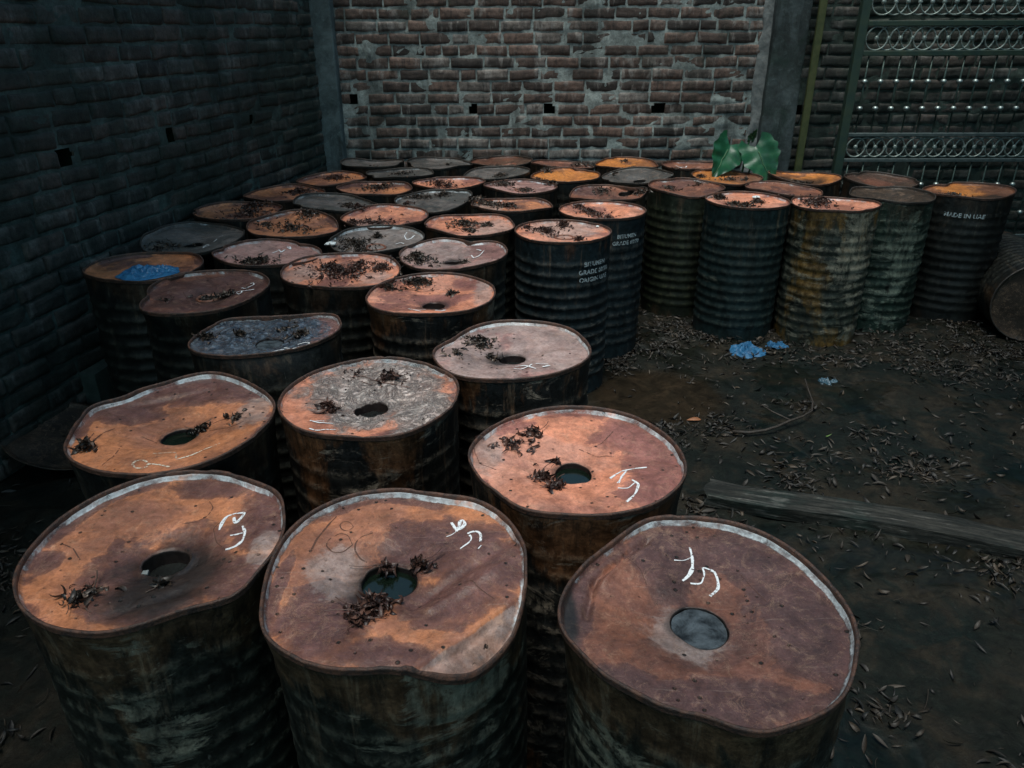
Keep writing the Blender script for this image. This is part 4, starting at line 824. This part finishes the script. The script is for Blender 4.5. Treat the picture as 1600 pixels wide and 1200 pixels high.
# ---------------------------------------------------------------- drums
LAB={
'D1':"rusty orange drum at bottom left, dark sunken hole and white chalk curls",
'D2':"rusty drum at bottom centre, crushed front right edge, leaves round its watery hole",
'D3':"brown drum at bottom right, lid with blue grey filler cap and chalk mark",
'D4':"bright salmon drum with round water filled hole, directly behind the brown capped drum",
'D5':"orange drum with long chalk nine and tick, second from the front on the left",
'D6':"drum with cracked pale crumpled crust over most of its lid and open hole",
'D7':"pinkish grey drum with dark hole and chalk cross, in front of the tall ribbed drums",
'D8':"drum with blue grey crumpled left lid half, behind the orange chalk nine drum",
'D9':"salmon drum with chalk marks along its front rim and leaf cluster at its back edge",
'D10':"plain brown drum with raised ring bung and chalk mark at its right, left of centre",
'D11':"orange lidded drum by the left wall holding a blue plastic sheet",
'D12':"salmon drum strewn all over with withered leaves, between the brown bung drum and chalk drum",
'D13':"rose grey drum with notched rim and small hole, left of the tall stencilled drum",
'D14':"tall dark blue ribbed drum with three lines of white stencilled writing on its side",
'D15':"rose brown drum with chalk mark near its back edge and dark leaves at its front",
'D16':"grey pale rimmed drum with leaves around an orange bung and a white scrap",
'D17':"dark grey sunken drum against the left wall with faint chalk letters",
'D18':"tall ribbed drum with pinkish lid and faint stencil, right behind the stencilled blue drum",
'D19':"salmon drum with ring of leaves round its bung, left behind the tall stencilled drum",
'D20':"salmon drum with scattered red leaves, right of the orange drum with two dark leaf heaps",
'D21':"orange drum with two dark leaf heaps, behind the rose brown chalk drum",
'D22':"bright orange drum touching the left wall, heaped with dark leaves along its middle",
'D23':"drum with clear orange right half and leaf heap on its left half",
'D24':"dull grey purple drum with leaves on its left half, behind the ring of leaves drum",
'D25':"smooth dark grey sagging drum, behind the orange drum with two dark leaf heaps",
'D26':"brown orange drum half hidden under black leaves near the left wall",
'D27':"orange drum with curled red leaves, behind the smooth dark grey drum",
'D28':"salmon drum with a small red leaf heap, third row from the back wall",
'D29':"mauve grey drum with a leaf fringed bung, just left of the brightest orange drum",
'D30':"orange drum with a dark leaf ring, nearest the corner column",
'D31':"flat dark grey drum in the second row before the back wall",
'D32':"dark grey drum at the foot of the back wall, right beside the corner column",
'D33':"blue grey drum at the foot of the back wall, left of the red brown one",
'D34':"red brown drum touching the back wall under the weep holes",
'D34b':"dark drum squeezed in front of the red brown drum at the back wall",
'D35':"brown drum with dark round hole touching the back wall, behind the brightest orange drum",
'D36':"brightest orange drum near the back wall with a plain ring bung",
'D37':"thin orange lidded drum at the back wall, behind the grey drum with black hole",
'D38':"pale grey drum with a clear black oval hole near the back wall",
'D39':"battered brown black drum with open hole, behind the pinkish lidded tall drum",
'D40':"brown drum with a white curved mark, back row beside the green leaves",
'D41':"dented brown drum with dull ribbed side, left behind the teal ribbed drum",
'D42':"dark teal ribbed drum with salmon lid, standing beside the blue bag on the ground",
'D43':"ribbed drum with yellow rust and pale peeling side, right of the teal drum",
'D44':"orange lidded drum directly under the large green leaves",
'D45':"pinkish brown drum with oval hole, behind the yellow rust drum",
'D46':"orange brown drum with wide dark hollow, at the foot of the wide column",
'D47':"very dark rusty drum in front of the gate post",
'D47b':"ribbed drum with green and white blotched side, right of the yellow rust drum",
'D48':"blackish ribbed drum with orange top and faint stencil, in front of the gate",
}
FACE=lambda d: math.atan2(-d['c'][1],-d['c'][0])
INFO={
'D1':{'ea':PI*.62,'patch':[(-PI*.42,.45,.35,.25,1,.6),(-1.9,.30,.2,.12,1,.5)]},
'D2':{'ea':PI*.42,'patch':[(-1.0,.72,.35,.07,1,1.6),(-1.15,.5,.4,.2,1,.5),(-1.9,.6,.3,.12,0,-.6)]},
'D3':{'ea':PI*.12,'patch':[(-2.6,.5,.5,.3,1,.5),(-1.6,.6,.4,.2,1,.2)]},
'D4':{'ea':PI*.4,'patch':[(-1.7,.68,.6,.10,0,.9)]},
'D6':{'patch':[(-2.1,.6,.25,.14,0,1.0),(-1.3,.65,.5,.1,1,.3)]},
'D43':{'patch':[(-2.3,.36,.45,.22,0,1.3),(-1.3,.55,.35,.2,1,.9)]},
'D47b':{'patch':[(-1.4,.45,.3,.2,1,.9)]},
'D14':{'patch':[(-.9,.2,.35,.25,1,.4)]},
'D42':{'patch':[(-2.6,.3,.35,.2,1,.6)]},
}
def stencil(parent,ch,lines,ang,z,size,rot=0.0):
    """lines of lettering wrapped on the drum side"""
    for li,txt in enumerate(lines):
        cu=bpy.data.curves.new('stencil','FONT'); cu.body=txt; cu.size=size; cu.align_x='CENTER'; cu.resolution_u=3; cu.offset=.0008; cu.space_character=1.05
        to=bpy.data.objects.new('stencil',cu); scene.collection.objects.link(to)
        bpy.context.view_layer.update()
        dg=bpy.context.evaluated_depsgraph_get(); me=bpy.data.meshes.new_from_object(to.evaluated_get(dg))
        bpy.data.objects.remove(to)
        import bmesh
        bm=bmesh.new(); bm.from_mesh(me); bmesh.ops.triangulate(bm,faces=bm.faces[:])
        for _ in range(2):
            long=[e for e in bm.edges if e.calc_length()>.008]
            if long: bmesh.ops.subdivide_edges(bm,edges=long,cuts=1)
        for vv in bm.verts:
            a=ang+vv.co.x/RD; zz=z-li*size*1.25+vv.co.y+rot*vv.co.x; r=RD*.985+.0068
            vv.co=(r*math.cos(a),r*math.sin(a),zz)
        bm.to_mesh(me); bm.free(); me.materials.clear(); me.materials.append(M_paint)
        o=bpy.data.objects.new('stencilled_line',me); link(o,parent)
idx=0; LZ={}
for key in DR:
    root,lz=make_drum(key,idx,INFO.get(key,{}),LAB[key]); LZ[key]=lz; idx+=1
    body=[c for c in root.children if c.name.startswith('body')][0]
    if key=='D14': stencil(body,root,['BITUMEN','GRADE 60/70','ORIGIN UAE'],math.radians(-53),.658,.030)
    if key=='D18': stencil(body,root,['BITUMEN','GRADE 60/70'],math.radians(-62),.675,.028)
    if key=='D48': stencil(body,root,['MADE IN UAE'],math.radians(-118),.655,.034)
# ---------------------------------------------------------------- leaf heaps on the lids
HEAP={
}
ORD=['','second ','third ','fourth ','fifth ']
SH={
'D1':'the bottom left drum','D2':'the crushed front centre drum','D4':'the bright salmon drum with water filled hole','D5':'the orange drum with chalk nine',
'D6':'the drum with cracked pale crust','D7':'the pinkish grey drum with chalk cross','D8':'the blue crumpled drum','D9':'the salmon drum with chalk along its front rim',
'D10':'the plain brown bung drum','D12':'the leaf strewn salmon drum','D13':'the notched rose grey drum','D14':'the tall stencilled blue drum','D15':'the rose brown chalk drum',
'D16':'the pale rimmed grey drum','D17':'the dark sunken drum by the left wall','D18':'the pinkish lidded tall drum','D19':'the salmon drum behind the stencilled drum',
'D20':'the salmon drum with scattered leaves','D21':'the orange drum with two leaf heaps','D22':'the bright orange drum at the left wall','D23':'the half orange drum',
'D24':'the grey purple drum','D25':'the smooth dark grey drum','D26':'the leaf buried drum by the left wall','D27':'the orange drum with curled red leaves','D28':'the salmon drum in the third row',
'D29':'the mauve grey drum','D30':'the orange drum at the corner column','D31':'the flat dark grey drum','D32':'the dark drum beside the corner column','D33':'the blue grey drum at the back wall',
'D34':'the red brown drum at the back wall','D34b':'the squeezed dark drum at the back','D35':'the brown holed drum at the back wall','D36':'the brightest orange drum','D37':'the thin orange drum at the back wall',
'D38':'the grey drum with black oval hole','D39':'the battered brown black drum','D40':'the back row drum beside the green leaves','D41':'the dented brown drum','D42':'the dark teal ribbed drum',
'D43':'the yellow rust drum','D44':'the orange drum under the green leaves','D45':'the pinkish brown holed drum','D46':'the drum at the wide column','D48':'the blackish drum in front of the gate'}
for k_i,key in enumerate(DR):
    d=DR[key]; lit=d['lit']
    if not lit: continue
    parts=[]; lz=LZ[key]; near=k_i<6
    V=[];Fc=[];A=[];off=0
    for (lx,ly,rad,n) in lit:
        rs=random.Random(k_i*77+len(V)); rad=max(rad,.012)
        def spot():
            a=rs.uniform(0,2*PI); r=rad*abs(rs.gauss(0,.55)); x=lx+r*math.cos(a); y=ly+r*math.sin(a)*.9
            return x,y,float(lz(np.array(x),np.array(y)))+max(0,(1-r/rad))*rs.uniform(.0,.022)*min(1,n/60)+.003
        nn=int(n*(1.6 if near else 1.7))
        v,f,a=leaves(nn,spot,(.018,.046) if near else (.016,.044),rs,twigs=int(n/22)+1)
        V.append(v);Fc.append(f+off);A.append(a);off+=len(v)
    o=mesh('leaf_heap',np.concatenate(V),np.concatenate(Fc),M_litr if d['tone'] in('salmon','orange') and k_i%2 else M_litd,attrs={'m':np.concatenate(A)},loc=(d['c'][0],d['c'][1],0))
    tag(o,'withered dark leaves lying on '+SH[key],'leaf heap','leaf heaps lying on the drum lids')
# ---------------------------------------------------------------- plastic sheets
def crumple_sheet(name,cx,cy,z,rx,ry,h,seed,mat,zf=None,n=90,taper=None):
    r=np.linspace(0.02,1,n//2);t=np.linspace(0,2*PI,n,endpoint=False);T,Rr=np.meshgrid(t,r)
    e=1+.22*noise(np.cos(T)*1.6,np.sin(T)*1.6,0,seed)+.10*noise(np.cos(T)*6,np.sin(T)*6,0,seed+1)
    X=Rr*e*np.cos(T)*rx;Y=Rr*e*np.sin(T)*ry
    s_=1/max(rx,ry)
    f1=np.abs(noise(X*s_*3+noise(X*s_*2,Y*s_*2,1,seed+4),Y*s_*3,0,seed+2));f2=np.abs(noise(X*s_*8,Y*s_*8,0,seed+3)); f3=np.abs(noise(X*s_*18,Y*s_*18,0,seed+5))
    Z=h*(f1*1.0+f2*.32+f3*.05)*(1-Rr**3)+h*.3*(1-Rr**2)
    Z=Z+z if zf is None else Z+zf(X+cx[1] if isinstance(cx,tuple) else X,Y)
    return mesh(name,np.stack([X,Y,Z],-1).reshape(-1,3),grid_faces(len(r),n,True,flip=True),mat,loc=(cx,cy,0))
q=NT('blue_plastic'); nfp=q.noise(q.tc,30,5,.7,.5)
q.b.inputs['Transmission Weight'].default_value=0.0
M_blue=q.fin(q.mix(q.step(nfp,.3,.7),(.015,.10,.24),(.05,.22,.42)),.30,0,.5)
M_blue2=simple('faded_blue_plastic',(.02,.055,.085),(.06,.12,.16),30,.4)
z1=float(ground_h(np.array(1.36),np.array(4.0)))
M_blue3=simple('sky_blue_plastic',(.010,.065,.15),(.03,.14,.28),30,.55,0,.3,.004,.3)
b1=crumple_sheet('plastic_bag',1.36,3.99,z1,.115,.10,.036,5,M_blue3); tag(b1,'crumpled light blue plastic bag on the mud in front of the dark teal ribbed drum','bag')
b1b=crumple_sheet('plastic_bag',1.53,4.04,z1,.085,.045,.035,9,M_blue3); tag(b1b,'small blue plastic scrap right beside the crumpled light blue bag on the mud','bag')
b2=crumple_sheet('plastic_bag',1.63,3.53,z1,.085,.07,.035,12,M_blue2); tag(b2,'faded dark blue plastic scrap lying alone in the muddy leaves','bag')
d=DR['D11']; lz=LZ['D11']
n=100;r=np.linspace(.02,1,50);t=np.linspace(0,2*PI,n,endpoint=False);T,Rr=np.meshgrid(t,r)
e=1+.18*noise(np.cos(T)*1.6,np.sin(T)*1.6,0,71)
X=.02+Rr*e*np.cos(T)*.125;Y=-.045+Rr*e*np.sin(T)*.115
Z=lz(X,Y)+.003+.020*np.abs(noise(X*28,Y*28,0,72))*(1-Rr**4)+.012*np.abs(noise(X*70,Y*70,0,73))*(1-Rr**4)+.006*(1-Rr**2)
bs=mesh('plastic_sheet',np.stack([X,Y,Z],-1).reshape(-1,3),grid_faces(50,n,True,flip=True),M_blue,loc=(d['c'][0],d['c'][1],0))
tag(bs,'bright blue wet plastic sheet lying on the orange drum lid by the left wall','plastic sheet')
M_grey=simple('grey_scrap',(.12,.14,.14),(.26,.29,.29),60,.5)
M_white=simple('white_scrap',(.55,.60,.60),(.72,.76,.76),60,.5)
# white scraps
def scrap(key,lx,ly,s_,label,mat=None):
    d=DR[key];z=float(LZ[key](np.array(lx),np.array(ly)))
    V=np.array([(-s_,-s_*.5,0.001),(s_,-s_*.6,.002),(s_*1.1,s_*.5,.006),(-s_*.8,s_*.6,.004),(0,0,s_*.5),(-s_,-s_*.5,-.002),(s_,-s_*.6,-.001),(s_*1.1,s_*.5,.0),(-s_*.8,s_*.6,.0)])
    F_=[(0,1,4),(1,2,4),(2,3,4),(3,0,4),(5,6,1,0),(6,7,2,1),(7,8,3,2),(8,5,0,3)]
    o=mesh('scrap',V,F_,mat or M_white,loc=(d['c'][0]+lx,d['c'][1]+ly,z+.003),smooth=False); tag(o,label,'scrap')
scrap('D42',.085,.12,.022,'white scrap at the back edge of the dark teal ribbed drum')
scrap('D16',-.20,-.09,.024,'white scrap on the front left edge of the pale rimmed grey drum')
scrap('D14',.185,.13,.010,'tiny white scrap on the back right edge of the tall stencilled drum')
scrap('D1',-.01,-.055,.006,'crumpled grey scrap in front of the hole of the bottom left drum',M_grey)
# ---------------------------------------------------------------- taro plant
M_leafg=simple('glossy_green_leaf',(.006,.050,.024),(.014,.090,.038),14,.34,0,.3,.003)
M_stem=simple('green_stem',(.03,.10,.04),(.05,.14,.05),30,.5)
pl=empty('taro_plant',(1.56,5.28,0)); tag(pl,'taro plant with two large drooping green leaves in front of the wide column','plant')
def taro(cx,cz,yaw,L,Wd,lean,roll,cup,yo=0):
    nu,nv=22,17
    U,Vv=np.meshgrid(np.linspace(0,1,nu),np.linspace(-1,1,nv),indexing='ij')
    # heart shape: u=0 at the lobes, u=1 at the tip
    wid=Wd*.5*np.clip(np.sin(PI*np.clip(U*.93+.05,0,1)**.62),0,1)**.85*(1-.15*U)
    x=Vv*wid; y=-(U-.28)*L - .10*L*(np.abs(Vv)**2)*(1-U)*-1.0
    y=y+np.where(U<.25,(.25-U)*L*.6*np.abs(Vv),0)
    z=cup*np.abs(Vv)*wid*.35-.22*L*U**2*.6+.006*np.sin(U*26-np.abs(Vv)*5)*np.abs(Vv)
    x=x*(1+.10*noise(y*30,x*0,0,int(cx*100)))+.004*noise(x*40,y*40,0,2); z=z+.008*noise(x*18,y*18,0,int(cz*100))
    M=Euler((lean,roll,0)).to_matrix()
    P=np.stack([x,y,z],-1).reshape(-1,3)@np.array(M).T
    P=P+np.array([cx-1.56,yo,cz])
    lf=mesh('leaf',P,grid_faces(nu,nv),M_leafg,pl)
    # midrib
    mid=P.reshape(nu,nv,3)[3:,nv//2]+np.array([0,-.003,.002])
    V,F_=tube_mesh([(mid,np.linspace(.0035,.001,len(mid)))],False,6); mesh('midrib',V,F_,M_stem,lf)
    b=P.reshape(nu,nv,3)[5,nv//2]
    pts=[np.array([.0,.05,0]),np.array([(b[0])*.2,.06,.35]),np.array([b[0]*.55,.05,cz*.85]),b+np.array([0,.03,.03]),b]
    tt=np.linspace(0,1,14); Pq=np.array([np.interp(tt,np.linspace(0,1,5),[p[i] for p in pts]) for i in range(3)]).T
    for _ in range(2): Pq[1:-1]=(Pq[:-2]+2*Pq[1:-1]+Pq[2:])/4
    V,F_=tube_mesh([(Pq,np.linspace(.010,.004,14))],False,8); mesh('stalk',V,F_,M_stem,pl)
taro(1.452,.895,0,.27,.25,math.radians(52),math.radians(34),.9)
taro(1.685,.875,0,.29,.26,math.radians(56),math.radians(-24),.9,-.02)
taro(1.63,1.0,0,.10,.05,math.radians(-60),math.radians(10),.9,.03)
# ---------------------------------------------------------------- plank, branch, lying drum, disc, block
q=NT('old_wet_timber'); v_=q.off((0,0,0),(1.2,14,14)); n1=q.noise(v_,4,7,.65,.6); n2=q.noise(q.tc,6,5,.6)
c=q.mix(q.step(n1,.35,.65),(.007,.0085,.0072),(.034,.033,.028)); c=q.mix(q.math('MULTIPLY',q.step(q.math('MULTIPLY',n1,n2),.30,.38),.8),c,(.16,.15,.14))
c=q.mix(q.math('MULTIPLY',q.step(n2,.5,.65),.6),c,(.014,.024,.020)); c=q.vary(c,v_,5,.4,1.6); c=q.vary(c,q.tc,30,.5,1.5); q.bump(n1,.8,.006); M_wood=q.fin(c,.6,0,.25)
n=120;m=28; L=1.75; W_=.125; H_=.052
s_=np.linspace(0,1,m,endpoint=False)
per=[]
for u in s_:
    a=u*4; k=int(a); fr=a-k
    per.append([(fr*W_,0),(W_,fr*H_),(W_-fr*W_,H_),(0,H_-fr*H_)][k])
per=np.array(per); xs=np.linspace(0,L,n)
X=np.repeat(xs[:,None],m,1); Yp=np.repeat(per[None,:,0],n,0)-W_/2; Zp=np.repeat(per[None,:,1],n,0)
X=X+np.where(X==0,.012*noise(Yp*40,Zp*40,0,3),0)
Yp=Yp+.004*noise(X*6,Zp*20,0,61)+.002*noise(X*30,Zp*50,Yp*30,62); Zp=Zp+.0035*noise(X*8,Yp*50,0,63)+.012*noise(X*1.3,X*0,0,64)
V=np.stack([X,Yp,Zp],-1).reshape(-1,3); F_=[tuple(a) for a in grid_faces(n,m,True,flip=True)]+[tuple(range(m)),tuple(range(n*m-1,(n-1)*m-1,-1))]
F_=[tuple(reversed(a)) for a in F_]
pk=mesh('plank',V,F_,M_wood,smooth=False,loc=(.762,2.50,-.004)); pk.rotation_euler=(0,0,math.atan2(-.36,1.015)); tag(pk,'long weathered timber plank lying on the mud at the right','plank')
V,F_=tube_mesh([([(1.0,3.0,.012),(1.07,2.985,.014),(1.144,2.998,.018),(1.21,3.03,.02),(1.284,3.07,.03),(1.35,3.11,.028),(1.416,3.165,.03),(1.455,3.26,.03),(1.472,3.371,.04),(1.492,3.483,.05)],np.linspace(.008,.003,10)),([(1.284,3.07,.03),(1.22,3.14,.04),(1.18,3.2,.05)],[.006,.004,.002])],False,8)
br=mesh('branch',V,F_,simple('dark_bark',(.012,.010,.008),(.045,.034,.026),40,.7,0,.6)); tag(br,'thin bent branch lying on the muddy ground right of the drums','branch')
V,F_=tube_mesh([([(-.0,0,.0),(.12,.05,.01),(.22,.12,.0),(.27,.22,.01)],[.008,.007,.005,.003])],False,7)
b2_=mesh('branch',V,F_,br.data.materials[0],loc=(-1.22,1.05,.03)); tag(b2_,'short curved stick on the ground left of the bottom left drum','branch')
def lying(loc,yaw,label,tone,kind,i):
    root=empty('steel_drum',loc); root.rotation_euler=(0,0,yaw); tag(root,label,'drum')
    N=96;th=np.linspace(-PI,PI,N,endpoint=False); zl=np.linspace(0,HD,90); T,Z=np.meshgrid(th,zl)
    rib=(.5-.5*np.cos(2*PI*(Z-.085)/.0525))**1.6*sm(.07,.1,Z)*sm(.735,.7,Z); r=RD*.975+.006*rib+.006*noise(np.cos(T)*2,np.sin(T)*2,Z*6,i)
    A=np.zeros(T.shape+(4,));A[...,2]=rib;A[...,3]=1
    # axis along local y, mouth at y=0 facing -y ; material expects z up so build then rotate child
    b=mesh('body',np.stack([r*np.cos(T),r*np.sin(T),Z],-1).reshape(-1,3),grid_faces(90,N,True),body_mat(i,kind),root,attrs={'m':A.reshape(-1,4)})
    nr=24;ff=np.linspace(.01,.985,nr);T,Q=np.meshgrid(th,ff);X=Q*RD*.975*np.cos(T);Y=Q*RD*.975*np.sin(T)
    Zl=HD-.012*sm(.985,.95,Q)+.006*noise(X*8,Y*8,0,i)*sm(1,.8,Q)
    A=np.zeros(T.shape+(4,)); l=mesh('lid',np.stack([X,Y,Zl],-1).reshape(-1,3),grid_faces(nr,N,True,flip=True),lid_mat(i,tone,False),root,attrs={'m':A.reshape(-1,4)})
    P=[]
    for j in range(9):
        a=2*PI*j/8;rr=RD*.972+math.cos(a)*.005; P.append(np.stack([rr*np.cos(th),rr*np.sin(th),HD+.001+math.sin(a)*.006+0*th],-1))
    rm=mesh('rim',np.stack(P).reshape(-1,3),grid_faces(9,N,True,flip=True),M_rimd,root)
    for o in (b,l,rm): o.rotation_euler=(PI/2,0,0); o.location=(0,HD,0)
    return root
lying((3.02,4.12,.225),math.radians(-14),'dark rusty drum lying on its side in the mud at the right edge','dark','dark',60)
# loose drum lid leaning at the left wall
r=np.linspace(.02,1,24);t=np.linspace(0,2*PI,80,endpoint=False);T,Rr=np.meshgrid(t,r);X=Rr*.235*np.cos(T);Y=Rr*.235*np.sin(T)
Z=.012*sm(.90,.99,Rr)+.006*noise(X*8,Y*8,0,5)
V=np.r_[np.stack([X,Y,Z],-1).reshape(-1,3),np.stack([X,Y,Z-.003],-1).reshape(-1,3)]
f1=grid_faces(24,80,True,flip=True);j=np.arange(80);f3=np.stack([23*80+j,23*80+24*80+j,23*80+24*80+(j+1)%80,23*80+(j+1)%80],-1)
dk=mesh('loose_lid',V,np.r_[f1,f1[:,::-1]+1920,f3],lid_mat(61,'dark',False),loc=(-1.93,2.84,.09),attrs={'m':np.zeros((3840,4)),'m2':np.zeros((3840,4))})
dk.rotation_euler=(math.radians(4),math.radians(20),0)
tag(dk,'loose dark round drum lid leaning on the foot of the left wall','drum lid')
def block(name,loc,size,yaw,seed,mat,label,cat):
    n=14;u=np.linspace(-1,1,n);V=[];Fc=[];off=0
    for ax in range(3):
        for sg in (-1,1):
            A_,B_=np.meshgrid(u,u);C_=np.full_like(A_,sg); P=[None]*3; P[ax]=C_;P[(ax+1)%3]=A_;P[(ax+2)%3]=B_
            P=np.stack(P,-1).reshape(-1,3); V.append(P); f=grid_faces(n,n); Fc.append((f if sg>0 else f[:,::-1])+off); off+=n*n
    P=np.concatenate(V); P=np.sign(P)*np.abs(P)**.9
    l=np.linalg.norm(P,axis=1); nn=noise(P[:,0]*3,P[:,1]*3,P[:,2]*3,seed)
    P=P*(1-.04*np.clip(l-1.3,0,1)[:,None]*2)*(1+.02*nn[:,None]); P=P*np.array(size)/2
    o=mesh(name,P,np.concatenate(Fc),mat,loc=loc); o.rotation_euler=(0,0,yaw); tag(o,label,cat)
block('masonry_block',(-1.99,3.32,.12),(.24,.34,.26),math.radians(-11),4,simple('mossy_concrete',(.020,.034,.030),(.045,.062,.055),20,.8,0,.7,.006),'low mossy concrete block at the foot of the left wall behind the loose lid','block')
# ---------------------------------------------------------------- ground litter
rs=random.Random(99)
cl=[(rs.uniform(.45,3.4),rs.uniform(1.2,5.2),rs.uniform(.06,.26)) for _ in range(70)]+[(rs.uniform(-2.0,-1.0),rs.uniform(.7,2.6),rs.uniform(.1,.3)) for _ in range(16)]
cl+=[(.72,3.02,.16),(.95,3.10,.14),(1.15,2.62,.14),(.60,3.78,.12),(.95,4.3,.22),(1.2,4.25,.15),(2.2,4.1,.25),(2.7,4.05,.3),(1.75,2.75,.2),(.60,3.0,.12)]*2
cl+=[(rs.uniform(.8,3.2),rs.uniform(3.75,4.5),rs.uniform(.1,.22)) for _ in range(34)]+[(rs.uniform(.55,.9),rs.uniform(3.85,4.3),.12) for _ in range(6)]
cl=[c for c in cl if not ((c[0]-.72)**2/.1+(c[1]-3.45)**2/.09<1)]
def gspot():
    if rs.random()<.72: c=rs.choice(cl); x=rs.gauss(c[0],c[2]*.55); y=rs.gauss(c[1],c[2]*.5)
    else: x=rs.uniform(-2.1,3.6); y=rs.uniform(.6,5.4)
    if (x-.72)**2/.07+(y-3.42)**2/.06<1 and rs.random()<.9: x+=.35
    return x,y,float(ground_h(np.array(x),np.array(y)))+rs.uniform(.001,.012)
v,f,a=leaves(10500,gspot,(.018,.062),rs,flat=.22,twigs=420,ground=True)
o=mesh('ground_leaf_litter',v,f,M_litg,attrs={'m':a}); tag(o,'rotting dark leaves and twigs scattered over the wet mud','leaf litter',kind='stuff')
M_pale=leaf_mat('pale_dry_leaf',(.14,.12,.08),(.30,.26,.18),.6)
def single(k,x,y,s_,mat,label):
    rr=random.Random(k); v,f,a=leaves(1,lambda:(0,0,.012),(s_,s_*1.01),rr,flat=.1,ground=True)
    o=mesh('fallen_leaf',v,f,mat,loc=(x,y,float(ground_h(np.array(x),np.array(y)))),attrs={'m':a}); tag(o,label,'leaf')
M_orl=leaf_mat('orange_leaf',(.20,.07,.03),(.26,.10,.04)); M_grl=leaf_mat('green_leaf',(.10,.17,.04),(.12,.20,.05))
single(1,.86,3.15,.07,M_orl,'orange brown curled leaf at the edge of the brown puddle')
single(4,1.42,2.97,.05,M_grl,'small yellow green leaf lying near the bent branch')

# ---------------------------------------------------------------- unseen wall and trees added to block side light
rw=brick_wall('brick_wall',9.5,WH,.0822,51,M_brC); rw.location=(5.6,6.3,0); rw.rotation_euler=(0,0,math.radians(-90)); tag(rw,'unseen brick wall added on the right side of the yard to block light','wall')
def tree(x,y,h,cx,cy,cz,rx,ry,rz,n,seed,label):  # added tree, its crown placed to shade an edge of the yard
    t=empty('added_shade_tree',(x,y,0)); tag(t,label,'tree'); rs=random.Random(seed)
    V,F_=tube_mesh([([(0,0,-.1),(.05,.02,1.2),(.12*(cx-x),.12*(cy-y),h*.6),((cx-x)*.6,(cy-y)*.6,h*.9),(cx-x,cy-y,cz)],[.16,.13,.11,.08,.03])]+[([((cx-x)*.3,(cy-y)*.3,h*.75),((cx-x)+rs.uniform(-1,1)*rx*.5,(cy-y)+rs.uniform(-1,1)*ry*.5,cz+rs.uniform(-.2,.8)*rz),((cx-x)+rs.uniform(-1,1)*rx,(cy-y)+rs.uniform(-1,1)*ry,cz+rs.uniform(-.5,.5)*rz)],[.06,.03,.008]) for _ in range(9)],False,8)
    mesh('trunk',V,F_,br.data.materials[0],t)
    a=np.random.RandomState(seed); d=a.normal(size=(n,3)); d/=np.linalg.norm(d,axis=1)[:,None]; d*=a.uniform(.15,1,(n,1))**.4
    C=d*np.array([rx,ry,rz])*(1+.25*noise(d[:,0]*2,d[:,1]*2,d[:,2]*2,seed))[:,None]+np.array([cx-x,cy-y,cz])
    e1=a.normal(size=(n,3));e1/=np.linalg.norm(e1,axis=1)[:,None];e2=np.cross(e1,a.normal(size=(n,3)));e2/=np.linalg.norm(e2,axis=1)[:,None]
    L=a.uniform(.07,.15,(n,1));P=np.stack([C-e1*L,C+e2*L*.4,C+e1*L,C-e2*L*.4],1).reshape(-1,3)
    mesh('crown',P,np.arange(4*n).reshape(-1,4),M_crown,t)
M_crown=simple('tree_leaves',(.02,.05,.015),(.045,.09,.03),3,.5,0,0)
tree(-4.6,2.2,4.2,-2.8,2.6,4.5,1.9,3.1,1.2,11000,1,'unseen leafy tree added over the long left wall to shade it')
tree(6.6,2.6,4.2,4.0,2.4,4.4,1.8,2.9,1.2,10000,2,'unseen leafy tree added over the right wall to shade that side')
tree(.3,-3.6,4.2,.3,-1.9,4.3,3.2,1.7,1.1,9000,3,'unseen leafy tree added behind the camera to shade the foreground')
